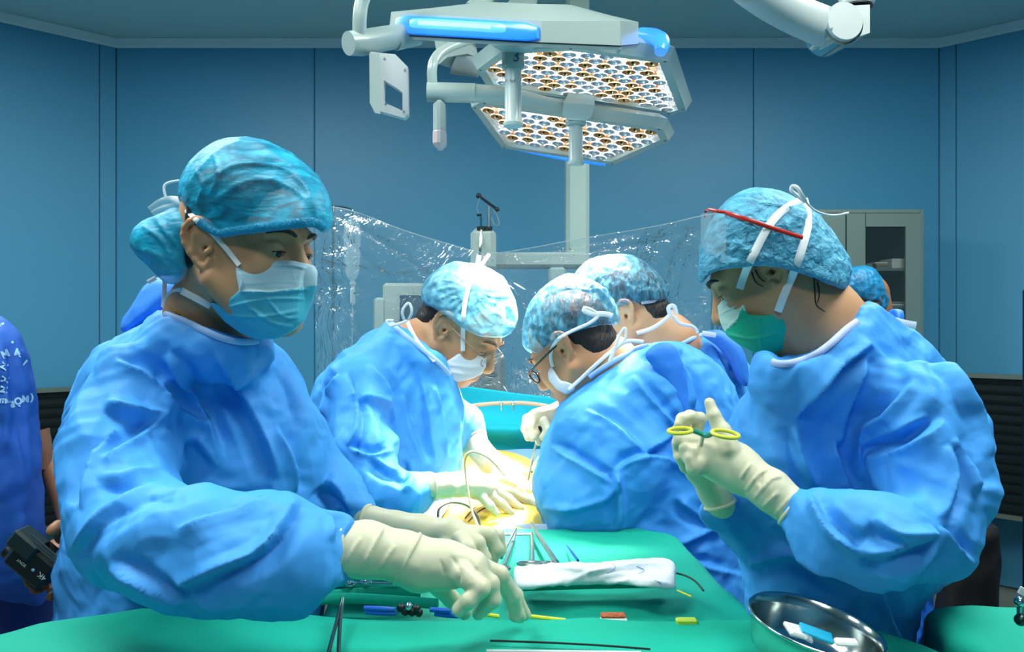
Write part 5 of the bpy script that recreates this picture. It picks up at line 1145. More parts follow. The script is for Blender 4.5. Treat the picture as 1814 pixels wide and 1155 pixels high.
gD = build_gown(D, (-.04, 1.46, 0), (.64, 2.04, 1.34), .0085, [
    ('infl', [(1086, 645), (1045, 670), (1004, 706), (984, 735), (970, 780), (972, 811), (966, 860), (962, 945), (985, 1000), (1060, 1100), (1060, 1650), (1330, 1650), (1330, 1300), (1325, 1080), (1330, 900), (1328, 800), (1310, 700), (1268, 640), (1215, 610), (1165, 606), (1125, 616)], [(1000, 800, 1.77), (1180, 760, 1.83), (1300, 900, 1.81)], .14, .12),
    ('chain', [(1150, 720, 1.74, 60), (1110, 820, 1.70, 60), (1060, 880, 1.69, 48), (1000, 868, 1.72, 42), (985, 815, 1.79, 30)], .05),
    ('chain', [(1010, 760, 1.91, 40), (985, 760, 1.99, 24)], .03)],
    GOWN, fine=True, seed=17, amp=.0034, scale=11, cr=[([(979, 789), (1026, 820), (1087, 858)], 12, 8.1, -1), ([(962, 898), (1018, 902), (1083, 880), (1096, 841)], 9, 10.35, 1), ([(1091, 837), (1122, 815), (1182, 811), (1243, 863)], 9, 8.1, -1), ([(1087, 837), (1100, 872), (1096, 937)], 12, 10.35, 1), ([(1122, 668), (1165, 720), (1208, 768)], 9, 8.1, -1), ([(1143, 802), (1195, 768)], 9, 10.35, 1), ([(1200, 625), (1226, 685), (1230, 724)], 12, 8.1, -1), ([(1135, 634), (1174, 616), (1208, 625)], 9, 10.35, 1), ([(1035, 724), (1091, 755), (1143, 802)], 9, 8.1, -1), ([(1182, 975), (1243, 945), (1299, 928)], 12, 10.35, 1), ([(1187, 963), (1221, 993), (1312, 1019)], 9, 8.1, -1), ([(1200, 880), (1226, 906), (1278, 932)], 9, 10.35, 1)])
fl = SDF(P(1120, 760, 1.77), P(1250, 590, 1.61), .0045); fl.infl([(1142, 628), (1165, 606), (1195, 612), (1212, 650), (1222, 700), (1236, 760), (1210, 745), (1180, 690), (1156, 650)], (1190, 670, 1.695), .016, .03, 0)
V, Fc = fl.mesh(2); V = V+normals(V, Fc)*crumple(V, 30, .003, 2)[:, None]; mesh_obj('gown_back_flap', V, Fc, GOWNR, D)
trD = bvh([gD, bodyD])
ribbon(D, trD, [(1044, 668), (1070, 650), (1095, 635), (1125, 620), (1150, 612)], 9, 'collar', TRIM_, off=.005, thick=.002)
trD2 = bvh([bodyD, capD, mkD, gD])
ribbon(D, trD2, [(979, 650), (975, 628), (985, 604), (1010, 588), (1042, 574)], 6, off=.004)
ribbon(D, trD2, [(1008, 690), (1032, 668), (1060, 642), (1090, 616)], 7, off=.004)
for pth, w in (([(1034, 550, 1.73), (1050, 556, 1.73), (1072, 556, 1.73), (1085, 560, 1.73)], 10), ([(1033, 552, 1.73), (1036, 545, 1.73), (1050, 550, 1.73), (1060, 560, 1.73), (1042, 574, 1.73)], 6), ([(1090, 616, 1.71), (1097, 595, 1.71), (1107, 580, 1.71), (1108, 600, 1.71), (1096, 612, 1.71)], 5), ([(1088, 618, 1.71), (1110, 604, 1.71), (1140, 606, 1.71)], 8), ([(1090, 616, 1.71), (1080, 640, 1.71)], 7)): ribbon(D, trD2, pth, w)
DFR = mat('dark_red_frame', (56, 22, 22), .25, coat=.3)
glasses(hD, 'dark-rimmed glasses worn by the surgeon seen from behind', DFR, .0020, dz=-.004)
build_hand(D, [(985, 740, 1.88, 22), (972, 742, 1.88, 20)], [(972, 742, 1.88, 20), (952, 742, 1.87, 19)], [
    [(950, 735, 1.87, 10), (934, 742, 1.86, 8.5), (930, 760, 1.85, 7.5), (935, 775, 1.84, 6.5)], [(948, 742, 1.86, 10), (940, 756, 1.84, 8), (943, 776, 1.83, 6.5)],
    [(955, 750, 1.86, 10), (950, 768, 1.84, 8), (955, 784, 1.84, 6)], [(964, 752, 1.87, 9), (963, 768, 1.86, 7.5), (960, 780, 1.85, 6)], [(965, 748, 1.83, 10), (972, 762, 1.82, 8.5), (962, 774, 1.82, 7)]], res=.0026, seed=31)
build_hand(D, [(990, 850, 1.72, 20), (976, 836, 1.78, 18)], [(976, 836, 1.78, 19), (964, 832, 1.84, 17)], [
    [(960, 824, 1.85, 9), (952, 834, 1.87, 8), (946, 852, 1.88, 6.5)], [(964, 834, 1.85, 9), (955, 848, 1.87, 7.5), (948, 862, 1.88, 6.5)], [(968, 842, 1.84, 9), (958, 856, 1.85, 7.5), (952, 870, 1.86, 6)],
    [(972, 848, 1.82, 8.5), (962, 862, 1.83, 7), (958, 876, 1.84, 6)], [(966, 820, 1.86, 9), (958, 816, 1.88, 8), (950, 824, 1.89, 6.5)]], res=.0026, seed=32)
fo = empty('retractor', P(935, 850, 1.85), 'slim steel rod held upright in the raised glove by the teal drape', 'instrument')
MB().tube([P(955, 765, 1.84), P(946, 800, 1.86), P(935, 850, 1.88)], [.0022, .0032, .0034], 8).build('shaft', STEEL, fo)
MB().tube([P(957, 755, 1.84), P(955, 770, 1.84)], .0045, 8).build('grip', DARK, fo)

# ---------------------------------------------------------------- assistant behind that surgeon
E = empty('person', (P(1210, 0, 2.15)[0], 2.15, 0), 'assistant behind the right-hand surgeon, netted blue cap, bare neck and shoulder showing', 'person')
hE = Head((1112, 556, 2.06), -1, -14, 30, 0, .93)
bodyE = build_head(hE, E, [(1185, 610, 2.12), (1210, 660, 2.14)], SKIN, res=.0034, nr=(.060, .070), eyes=False)
build_hair(hE, E, low=-.075, front=.02, clip=[(1085, 545), (1030, 510), (1040, 472), (1100, 455), (1160, 485), (1186, 530), (1194, 552), (1186, 566), (1150, 566), (1136, 552), (1128, 536), (1112, 530), (1098, 545)])
CAPE = see_through_cloth('cap_net_blue_far', (90, 176, 206), (12, 70, 100), (.34, .86), (1, 1, .35), 110, .5, 1.0, 50, .004, 1.5)
edE = [(1016, 500), (1020, 484), (1040, 464), (1066, 453), (1096, 449), (1122, 453), (1150, 470), (1170, 492), (1182, 516), (1180, 530), (1160, 533), (1130, 537), (1100, 543), (1080, 552), (1050, 540), (1030, 520)]
exE = [(1010, 510), (1018, 484), (1040, 462), (1066, 451), (1096, 447), (1122, 451), (1152, 468), (1174, 490), (1188, 516), (1190, 560), (1160, 590), (1080, 600), (1030, 560)]
ga = [([(1040+i*10, 545-i*1), (1052+i*9, 505), (1064+i*7, 458+abs(i-4)*2)], 2.6, 3.0) for i in range(13)]
capE = build_cap(E, edE, exE, (1100, 500, 2.15), .108, .085, CAPE, seed=18, amp=.003, res=.0045, scale=70, cr=ga)
gE = build_gown(E, (.20, 1.98, 0), (.68, 2.38, 1.36), .008, [
    ('infl', [(1125, 625), (1165, 612), (1199, 612), (1247, 590), (1290, 606), (1325, 645), (1345, 700), (1355, 900), (1355, 1480), (1130, 1480), (1110, 900), (1110, 700)], [(1200, 700, 2.17)], .13, .12)],
    GOWN, seed=19, amp=.0034, scale=12, cr=[([(1250, 600), (1270, 640), (1300, 700)], 14, 12), ([(1210, 620), (1240, 660), (1260, 720)], 12, 12), ([(1290, 610), (1300, 650)], 10, 10)])
trE = bvh([gE, bodyE, capE])
ribbon(E, trE, [(1165, 618), (1200, 612), (1225, 600), (1250, 590)], 7, 'collar', TRIM_, off=.005, thick=.002)
fl = SDF(P(1230, 700, 2.12), P(1345, 575, 1.98), .006); fl.infl([(1240, 592), (1262, 584), (1284, 588), (1318, 622), (1328, 680), (1310, 680), (1290, 640), (1268, 612)], (1280, 620, 2.05), .03, .04, 0)
V, Fc = fl.mesh(2); mesh_obj('gown_back_flap', V, Fc, GOWNR, E)
ribbon(E, trE, [(1128, 590, 2.0), (1155, 582, 2.0), (1176, 568, 2.0), (1188, 558, 2.0)], 7)
ribbon(E, trE, [(1136, 537), (1160, 534), (1182, 536)], 5, off=.004)
for pth, w in (([(1188, 560, 2.0), (1184, 545, 2.0), (1194, 542, 2.0), (1198, 556, 2.0)], 8), ([(1192, 560, 2.0), (1205, 574, 2.0), (1228, 578, 2.0), (1236, 590, 2.0)], 6), ([(1244, 590, 2.0), (1268, 594, 2.0)], 9)): ribbon(E, trE, pth, w)

# ---------------------------------------------------------------- helper far behind, by the cabinet
G = empty('person', (P(1540, 0, 2.95)[0], 2.95, 0), 'helper far back by the steel cabinet, only cap and ear showing', 'person')
hG = Head((1550, 540, 2.86), -1, 22, 12, 0, .84)
bodyG = build_head(hG, G, [(1555, 600, 2.96), (1555, 650, 2.98)], SKIN2, res=.005, nr=(.062, .070), eyes=True)
CAPG = see_through_cloth('cap_far_blue', (20, 150, 206), (10, 84, 122), (.75, .98), (1, 1, .35), 90, .5, 1.0, 50)
edG = [(1478, 530), (1480, 500), (1490, 485), (1511, 474), (1541, 473), (1562, 492), (1573, 520), (1571, 548), (1560, 546), (1556, 534), (1535, 532), (1515, 526), (1495, 528)]
exG = [(1474, 535), (1478, 500), (1490, 483), (1511, 472), (1541, 471), (1564, 490), (1577, 520), (1576, 560), (1540, 590), (1490, 580)]
build_cap(G, edG, exG, (1530, 520, 2.95), .112, .085, CAPG, seed=25, amp=.003, res=.006, scale=70, cr=[([(1500+i*9, 530), (1506+i*8, 500), (1512+i*5, 476)], 3, 2.5) for i in range(8)])
build_gown(G, (.95, 2.72, 0), (1.50, 3.22, 1.36), .012, [('infl', [(1535, 590), (1500, 610), (1475, 660), (1470, 900), (1470, 1235), (1640, 1235), (1640, 900), (1635, 660), (1610, 612), (1578, 592)], (1550, 700, 2.98), .13, .11)], GOWN2, seed=26)
ribbon(G, bvh([bodyG]), [(1512, 549), (1530, 540), (1548, 528)], 5, off=.004)

# ---------------------------------------------------------------- person in printed dark-blue scrubs at the left edge
Hh = empty('person', (P(-40, 0, 1.62)[0], 1.62, 0), 'person at the left edge in dark blue scrubs with white print, holding a camcorder', 'person')
hH = Head((-150, 452, 1.60), 1, -35, 5, 0, 1.0)
bodyH = build_head(hH, Hh, [(-100, 560, 1.66), (-80, 600, 1.66)], SKIN2, res=.006, nr=(.055, .06), eyes=True); build_hair(hH, Hh, low=-.06, front=.045, res=.006, bulk=.004)
SCRUB = mat('scrub_dark_blue', (14, 84, 176), .7, bump=[('crumple', 7, .35, .02), ('noise', 500, .08, .001)])
gH = build_gown(Hh, (-1.50, 1.34, 0), (-.75, 1.82, 1.42), .008, [
    ('infl', [(-90, 548), (-50, 552), (-10, 556), (15, 568), (36, 598), (50, 640), (60, 700), (64, 740), (72, 800), (74, 870), (80, 960), (76, 1062), (40, 1075), (-20, 1085), (-180, 1080), (-190, 900), (-180, 640), (-140, 570)], (-40, 800, 1.62), .12, .10)],
    SCRUB, seed=29, amp=.003, scale=10, cr=[([(20, 590), (40, 660), (50, 740), (52, 900)], 12, 12, 1), ([(30, 750), (40, 880), (35, 1000)], 14, 16), ([(5, 600), (12, 700), (10, 800)], 10, 12)])
mesh_tr = SDF((-1.50, 1.42, 0), (-.78, 1.80, .92), .01)
for u0_ in (-110, 0): mesh_tr.chain([P(u0_, 1030, 1.62), P(u0_-5, 1780, 1.62)], [.10, .055], k=.03)
V, Fc = mesh_tr.mesh(2); V[:, 2] = np.maximum(V[:, 2], .03); mesh_obj('trousers', V, Fc, mat('trouser_navy', (8, 30, 96), .7), Hh)
trH = bvh([gH])
def wrapH(v):
    out = []
    for p in v:
        u_, v_ = pix(p[None]); r = Vector(((u_[0]-CU)/F, 1, (CV-v_[0])/F)).normalized(); hit = trH.ray_cast(Vector((0, 0, CZ)), r, 5)
        out.append(p if hit[0] is None else np.array(hit[0])-np.array(r)*.0015+(0 if p[1] > 1.4999 else 0))
    return np.array(out)
PRN = mat('print_white', (150, 196, 226), .7)
def letters(t, u, v, sz, ang, mirror=False):
    c = P(u, v, 1.5); cu = text3(t, (0, 0, 0), sz, PRN, None, 'tmp_text', ext=0, bold=.0009)
    V = np.array([tuple(x.co) for x in cu.data.vertices])+world_loc(cu); f = [tuple(p.vertices) for p in cu.data.polygons]; bpy.data.objects.remove(cu)
    if mirror: V[:, 0] *= -1
    a = math.radians(ang); V2 = V.copy(); V2[:, 0] = V[:, 0]*math.cos(a)-V[:, 2]*math.sin(a); V2[:, 2] = V[:, 0]*math.sin(a)+V[:, 2]*math.cos(a)
    mesh_obj('printed_letters', wrapH(V2+c), f, PRN, Hh, smooth=False)
letters('M', 9, 626, .018, 205); letters('.', 21, 612, .024, 170); letters('M', 33, 624, .017, 162); letters('I', 45, 642, .014, 140)
letters('H', 8, 672, .017, 255); letters('N', 7, 648, .016, 240); letters('N', 6, 690, .016, 262); letters('Ề', 4, 710, .016, 268)
letters('R', 21, 716, .015, 200); letters('Ò', 32, 710, .017, 188); letters('M', 45, 706, .016, 178); letters('(', 57, 706, .016, 178)
letters('I', 2, 575, .016, 120)
# bare forearm and the hand that grips the camcorder
MB().tube([P(60, 770, 1.66), P(73, 800, 1.66), P(74, 830, 1.66)], [.03, .02, .015], 12, sm=3).build('elbow', SKIN2, Hh)
build_hand(Hh, [(74, 800, 1.68, 16), (128, 900, 1.66, 26), (138, 950, 1.60, 26), (122, 975, 1.52, 24)], [(122, 975, 1.52, 24), (104, 985, 1.45, 28), (88, 1000, 1.415, 26)], [
    [(112, 950, 1.38, 15), (104, 934, 1.345, 12), (96, 938, 1.335, 10), (90, 942, 1.33, 8)], [(85, 1005, 1.42, 11), (62, 1012, 1.40, 9), (50, 1020, 1.375, 8), (46, 1024, 1.36, 7.5)],
    [(88, 1015, 1.42, 11), (68, 1026, 1.40, 9), (56, 1032, 1.37, 8.5), (50, 1033, 1.355, 7.5)], [(92, 1025, 1.42, 11), (80, 1036, 1.40, 9.5), (66, 1044, 1.37, 9), (60, 1045, 1.355, 8)],
    [(100, 1030, 1.42, 11), (98, 1044, 1.40, 9), (92, 1056, 1.37, 8), (88, 1058, 1.36, 7)]], m=SKIN2, res=.003, name='hand', seed=40, amp=.0004)
cc = empty('camcorder', P(62, 1050, 1.36), 'black handheld video camera tilted on its side at the left edge', 'camera')
BK = mat('camera_black', (14, 20, 22), .38, spec=.6)
ang = math.radians(40); U = np.array([math.cos(ang), .0, -math.sin(ang)]); W = np.array([math.sin(ang), .0, math.cos(ang)]); Nn = np.array([0, 1., 0]); Rc = np.array([U, Nn, W]).T
o = P(66, 992, 1.35)
MB().box(o, (.075, .05, .052), Rc, bev=.006).build('body', BK, cc, sharp=30)
MB().box(P(50, 962, 1.34), (.048, .04, .030), Rc, bev=.004).build('battery', mat('camera_grey', (26, 44, 46), .4), cc, sharp=30)
MB().lathe([(.013, 0), (.013, .022), (.010, .024), (.010, .018)], P(40, 978, 1.35)-U*.0+W*-.012, -U, 20, caps=True).build('lens_barrel', BK, cc)
for k in range(3): MB().box(P(80+k*3, 968+k*9, 1.3235), (.055, .002, .0025), Rc).build('ridge', mat('camera_trim', (64, 80, 82), .3), cc, smooth=False)
MB().ball(P(58.5, 1010, 1.3245), (.0028, .0012, .0028), 12, 8).build('badge', mat('camera_badge', (120, 180, 210), .2), cc)
def cam_text(t, u, v, sz, nm):
    c = P(u, v, 1.3238); tx = text3(t, (0, 0, 0), sz, mat('camera_print', (190, 205, 205), .5), None, 'tmp_text', ext=.0002)
    V = np.array([tuple(x.co) for x in tx.data.vertices])+world_loc(tx); f = [tuple(p.vertices) for p in tx.data.polygons]; bpy.data.objects.remove(tx)
    a = math.radians(180-40); V2 = V.copy(); V2[:, 0] = V[:, 0]*math.cos(a)-V[:, 2]*math.sin(a); V2[:, 2] = V[:, 0]*math.sin(a)+V[:, 2]*math.cos(a)
    mesh_obj(nm, V2+c, f, mat('camera_print', (190, 205, 205), .5), cc, smooth=False)
cam_text('4K', 74, 1021, .0125, 'lettering'); cam_text('SONY', 38, 997, .0065, 'lettering')
# ================================================================ tables, drapes, patient, instruments
GREEN = mat('drape_green', (0, 162, 138), .75, spec=.3, bump=[('crumple', 6, .25, .02), ('noise', 900, .12, .001), ('noise', 14, .25, .01)])
TEAL = mat('drape_teal', (0, 172, 196), .7, spec=.3, bump=[('crumple', 5, .3, .02)])
PURP = mat('drape_pale_blue', (120, 172, 226), .6, bump=[('crumple', 8, .4, .02)])
def cloth_over(name, plan, zt, zb, m, parent, cut=.02, wave=.008, amp=.004, seed=1, nseg=220, extra=None, edge_r=.025):
    """a cloth laid over a flat top (plan outline) and hanging down its sides"""
    pl = catmull(plan, 1, True); pl = np.asarray(plan, float)
    seg = np.roll(pl, -1, 0)-pl; Ls = np.hypot(*seg.T); tot = Ls.sum(); pts = []
    for i in range(nseg):
        s_ = tot*i/nseg; k = 0
        while s_ > Ls[k]: s_ -= Ls[k]; k += 1
        pts.append(pl[k]+seg[k]*s_/Ls[k])
    pts = np.array(pts)
    for _ in range(3): pts = .25*np.roll(pts, 1, 0)+.5*pts+.25*np.roll(pts, -1, 0)
    c = pts.mean(0); t = np.roll(pts, -1, 0)-np.roll(pts, 1, 0); t /= np.hypot(*t.T)[:, None]; nrm = np.stack([t[:, 1], -t[:, 0]], 1)
    if (nrm*(pts-c)).sum() < 0: nrm = -nrm
    rng = np.random.RandomState(seed); ph = np.linspace(0, 2*math.pi, nseg, endpoint=False); w = sum(math.sqrt(1/k)*np.sin(k*ph+rng.rand()*6) for k in (7, 11, 17, 23, 31))
    rings = []
    for f_ in np.linspace(.0, 1, 46)[1:]:
        p = c+(pts-c)*f_; rings.append(np.column_stack([p-nrm*edge_r*(f_ > .999)*0, np.full(nseg, zt)]))
    for a in np.linspace(0, math.pi/2, 6)[1:]:
        rings.append(np.column_stack([pts+nrm*edge_r*math.sin(a), np.full(nseg, zt-edge_r*(1-math.cos(a)))]))
    for f_ in np.linspace(0, 1, 16)[1:]:
        z = zt-edge_r-(zt-edge_r-zb)*f_; rings.append(np.column_stack([pts+nrm*(edge_r+wave*w[:, None]*f_+.008*f_), np.full(nseg, z)]))
    V = np.concatenate([np.array([[c[0], c[1], zt]])]+rings); nr = len(rings); f = [(0, 1+k, 1+(k+1) % nseg) for k in range(nseg)]
    for i in range(nr-1):
        b = 1+i*nseg; f += [(b+k, b+nseg+k, b+nseg+(k+1) % nseg, b+(k+1) % nseg) for k in range(nseg)]
    Z = crumple(V, 26, amp, seed, 3); V[:, 2] += Z*(V[:, 2] > zt-.2)
    if extra: V = extra(V)
    return mesh_obj(name, V, f, m, parent)
def frame_table(root, x0, x1, y0, y1, z):
    mb = MB().box(((x0+x1)/2, (y0+y1)/2, z-.02), (x1-x0, y1-y0, .02)); mb.build('tray_top', STEEL, root, smooth=False)
    for x in (x0+.03, x1-.03):
        for y in (y0+.03, y1-.03): MB().tube([(x, y, .0), (x, y, z-.03)], .012, 10).build('leg', STEEL, root)
def rise(V):
    V = V.copy(); V[:, 2] += np.clip((V[:, 1]-1.26)/.34, 0, 1)*.036*(V[:, 2] > .85); return V
def recess(V):
    # a shallow trough between the rolled front fold and the instrument area
    x, y = V[:, 0], V[:, 1]; V = V.copy()
    m = np.exp(-((y-1.135)/.022)**2)*(V[:, 2] > .9)*(x > -.25); V[:, 2] += .007*m
    return V
tA = empty('instrument_table', (-.05, 1.02, 0), 'green-draped instrument table along the bottom edge of the picture', 'table')
frame_table(tA, -.60, .48, .86, 1.12, .93)
cloth_over('table_drape', [(-.70, .80), (.52, .80), (.555, .98), (.50, 1.10), (.42, 1.14), (-.16, 1.14), (-.30, 1.185), (-.52, 1.20), (-.62, 1.15), (-.72, 1.0)], .948, .12, GREEN, tA, seed=4, extra=recess, amp=.003)
tB = empty('instrument_table', (.05, 1.45, 0), 'green-draped table behind the front one, holding clamps and the white towel', 'table')
frame_table(tB, -.20, .27, 1.25, 1.58, .895)
cloth_over('table_drape', [(-.26, 1.19), (.37, 1.19), (.325, 1.40), (.295, 1.62), (.24, 1.655), (-.02, 1.655), (-.10, 1.60), (-.27, 1.40)], .918, .12, GREEN, tB, seed=9, amp=.004, wave=.01, extra=rise)
tC = empty('instrument_table', (.95, 1.2, 0), 'green-draped table in the bottom right corner behind the steel basin', 'table')
frame_table(tC, .72, 1.25, 1.02, 1.28, .88)
cloth_over('table_drape', [(.66, .98), (1.32, .98), (1.32, 1.32), (.665, 1.32), (.64, 1.2)], .912, .12, GREEN, tC, seed=12, amp=.004)
# rolled green cloth folds between the nurse and the table
fd = None
for i, (pth, r) in enumerate((([(470, 1078, 1.21), (540, 1062, 1.24), (640, 1052, 1.27), (745, 1046, 1.28)], .010), ([(500, 1072, 1.22), (600, 1060, 1.25), (700, 1064, 1.24), (775, 1070, 1.22)], .008))):
    pts = [P(u, v, d) for u, v, d in pth]
    for p in pts: p[2] = max(p[2], .945)
    o = MB().tube(pts, 1., 12, flat=(r*2, r*1.1), sm=6).build('folded_drape_edge', GREEN); tag(o, ['green cloth fold lying nearest the nurse\'s sleeve', 'green cloth fold running under the near gloved wrist'][i], 'cloth')
pad = empty('folded_green_cloth', (P(645, 0, 1.33)[0], 1.34, .94), 'folded green cloth pad under the nurse\'s near forearm', 'cloth')
for k in range(2): MB().box((P(660, 0, 1.36)[0], 1.36, .950+k*.008), (.17-.02*k, .12-.01*k, .008), rotz(.06*k), bev=.003).build('layer', GREEN, pad)
# operating table and patient
ot = empty('operating_table', (-.06, 2.2, 0), 'operating table hidden under the drapes between the surgeons', 'table')
MB().box((-.05, 2.42, .80), (.38, 1.36, .07), bev=.02).build('mattress', DARK, ot); MB().box((-.05, 2.42, .745), (.40, 1.36, .03)).build('table_top', STEEL, ot, smooth=False)
MB().box((-.05, 2.35, .40), (.2, .3, .68), bev=.02).build('column', STEEL, ot); MB().box((-.05, 2.35, .04), (.42, .8, .08), bev=.02).build('base', GREYP, ot)
pat = empty('person', (-.05, 2.2, .835), 'patient lying under drapes, bare yellow-stained belly in the bright light', 'person')
YSK = mat('stained_skin', (232, 180, 40), .35, spec=.5, sub=.1, bump=[('noise', 30, .2, .004)], var=((246, 214, 84), 7, 3), coat=.3)
s = SDF((-.30, 1.60, .80), (.22, 3.15, 1.10), .010)
s.ell((-.06, 1.95, .885), (.165, .36, .092), k=0); s.ell((-.06, 2.35, .90), (.17, .26, .10), k=.04); s.cap((-.06, 2.55, .90), (-.06, 2.72, .90), .055, k=.04); s.ell((-.06, 2.85, .92), (.075, .10, .09), k=.02)
s.cap((-.12, 1.98, .88), (-.12, 1.76, .88), .07, .065, k=.04); s.cap((.02, 1.98, .88), (.02, 1.76, .88), .07, .065, k=.04)
V, Fc = s.mesh(2); mesh_obj('body', V, Fc, YSK, pat)
# stapled creases of the incise film and a dark incision
for a, b in (([(838, 918), (850, 904), (866, 893)]), ([(846, 922), (862, 905), (880, 892)])) if 0 else ():
    pass
trP = bvh([o for o in pat.children])
for pth in ([(824, 918), (838, 902), (852, 892), (868, 886)], [(830, 924), (850, 904), (870, 896), (884, 890)]):
    MB().tube(snap(trP, pth, .002), .0014, 6).build('drain_line', mat('brown_red', (120, 52, 24), .4), pat)
# drape sheet over the patient: pale blue around the opening
def sheet(name, rows, m, label, cat, th=.004, kind=None, amp=.004, sc_=30):
    rings = [catmull([P(*q) for q in r], 8) for r in rows]; rings = np.array(rings)
    cols = [catmull(rings[:, i], 8) for i in range(rings.shape[1])]; G_ = np.array(cols); nS, nT = G_.shape[:2]
    V = G_.reshape(-1, 3); V = V+np.column_stack([np.zeros(len(V)), crumple(V, sc_, amp, 3, 3), crumple(V, sc_, amp*.6, 5, 2)]); idx = np.arange(nS*nT).reshape(nS, nT); Fc = np.stack([idx[:-1, :-1], idx[1:, :-1], idx[1:, 1:], idx[:-1, 1:]], -1).reshape(-1, 4)
    n = nS*nT; back = V+np.array([0, th, 0]); fb = [tuple(n+k for k in reversed(q)) for q in Fc.tolist()]
    bd = [tuple(q) for q in Fc.tolist()]+fb
    for i in range(nS-1): bd += [(idx[i+1, 0], idx[i, 0], n+idx[i, 0], n+idx[i+1, 0]), (idx[i, -1], idx[i+1, -1], n+idx[i+1, -1], n+idx[i, -1])]
    for j in range(nT-1): bd += [(idx[0, j], idx[0, j+1], n+idx[0, j+1], n+idx[0, j]), (idx[-1, j+1], idx[-1, j], n+idx[-1, j], n+idx[-1, j+1])]
    o = mesh_obj(name, np.concatenate([V, back]), [tuple(int(k) for k in q) for q in bd], m); tag(o, label, cat); return o
sheet('screen_drape', [[(700, 668, 2.62), (815, 684, 2.62), (900, 694, 2.62), (1005, 707, 2.62), (1120, 720, 2.62)], [(700, 715, 2.60), (820, 730, 2.60), (905, 742, 2.59), (1005, 752, 2.60), (1120, 765, 2.60)],
    [(700, 745, 2.50), (830, 757, 2.50), (905, 760, 2.49), (1000, 764, 2.50), (1120, 770, 2.50)], [(700, 785, 2.54), (840, 788, 2.54), (905, 796, 2.53), (1000, 800, 2.54), (1120, 800, 2.54)], [(700, 860, 2.50), (840, 850, 2.50), (905, 850, 2.50), (1000, 850, 2.50), (1120, 850, 2.50)]], TEAL, 'teal cloth screen hung across the operating table behind the hands', 'drape')
sheet('patient_drape', [[(800, 795, 2.46), (880, 797, 2.46), (960, 796, 2.46), (1060, 800, 2.46)], [(800, 815, 2.40), (880, 815, 2.40), (960, 812, 2.40), (1060, 815, 2.40)], [(800, 832, 2.30), (880, 836, 2.24), (960, 834, 2.24), (1060, 840, 2.30)]], PURP, 'pale blue sheet across the patient in front of the teal screen', 'drape')
sheet('side_drape', [[(640, 905, 1.80), (700, 880, 1.86), (760, 868, 1.94), (800, 850, 2.1)], [(690, 950, 1.66), (730, 915, 1.72), (775, 890, 1.82), (805, 862, 2.0)], [(740, 970, 1.60), (768, 936, 1.64), (790, 906, 1.76), (812, 872, 1.95)]], mat('drape_pinkish', (206, 190, 190), .6, bump=[('crumple', 14, .5, .02)]), 'pinkish white sheet beside the yellow belly, under the first surgeon\'s sleeve', 'drape')
sheet('front_drape', [[(800, 945, 1.66), (860, 940, 1.68), (930, 929, 1.71), (1010, 929, 1.71)], [(800, 990, 1.66), (860, 985, 1.67), (930, 975, 1.69), (1010, 975, 1.69)]], mat('drape_white_blue', (186, 206, 232), .6), 'pale drape edge in front of the patient behind the upright clamp tips', 'drape')
# hose clipped along the teal screen
hs = empty('drainage_hose', P(900, 715, 2.55), 'beige hose with metal clips curving in front of the teal screen', 'hose')
MB().tube([P(812, 740, 2.44), P(826, 722, 2.45), (P(862, 716, 2.46)), P(900, 714, 2.46), P(940, 715, 2.46), P(985, 724, 2.40), P(1000, 745, 2.2)], .0060, 12, sm=6).build('hose', mat('hose_beige', (206, 186, 160), .4), hs)
MB().tube([P(946, 742, 2.05), P(960, 730, 2.08), P(985, 716, 2.12), P(1010, 706, 2.14)], .0055, 12, sm=5).build('hose', mat('hose_tan', (190, 150, 104), .4), hs)
for u in (888, 909): MB().lathe([(.0075, -.004), (.0085, -.002), (.0085, .002), (.0075, .004)], P(u, 714.5, 2.46), (1, 0, 0), 14, caps=True).build('clip', CHROME, hs); MB().box(P(u, 722, 2.455), (.004, .004, .018), bev=.001).build('clip_wing', CHROME, hs)
# towel
tw = SDF((.0, 1.20, .92), (.27, 1.52, 1.0), .0035)
s = tw; s.infl([(908, 1004), (950, 1000), (1000, 996), (1060, 995), (1110, 991), (1150, 988), (1190, 994), (1196, 1010), (1197, 1030), (1196, 1046), (1150, 1044), (1100, 1036), (1040, 1036), (990, 1038), (940, 1044), (916, 1044), (910, 1025)], [(950, 1040, 1.25), (950, 1000, 1.35), (1150, 1040, 1.25), (1150, 995, 1.36)], .012, .012, 0, smooth=3)
V, Fc = s.mesh(2); N = normals(V, Fc); V = V+N*(creases(V, N, [([(915, 1012), (1000, 1008), (1060, 1012), (1190, 1002)], 4, 6), ([(1000, 1036), (1040, 1016), (1100, 1004), (1190, 1000)], 6, 7), ([(1060, 1022), (1120, 1016), (1190, 1020)], 5, 6), ([(1070, 1034), (1130, 1028), (1190, 1034)], 5, 5)])+crumple(V, 70, .003, 3, 2))[:, None]
t_ = mesh_obj('gauze_towel', V, Fc, mat('towel_white', (226, 236, 240), .85, bump=[('noise', 500, .5, .001), ('crumple', 40, .4, .004)])); tag(t_, 'folded white gauze towel laid over clamp handles on the rear green table', 'towel')
trT = bvh([t_])
o = MB().tube([P(925, 1030, 1.32), P(1050, 1026, 1.32), P(1185, 1024, 1.33)], 1., 14, flat=(.03, .028), sm=5).build('rolled_cloth', GREEN); tag(o, 'rolled green cloth propping up the white towel from below', 'cloth')
for i, pth in enumerate(([(1075, 1016), (1090, 1006), (1086, 1000)], [(1128, 1003), (1142, 1010), (1132, 1016)], [(1160, 1028), (1172, 1034), (1168, 1040)], [(1044, 1014), (1052, 1008)])):
    MB().tube(snap(trT, pth, .0008), .0006, 6).build('blue_thread', mat('thread_blue', (150, 180, 225), .6), t_)
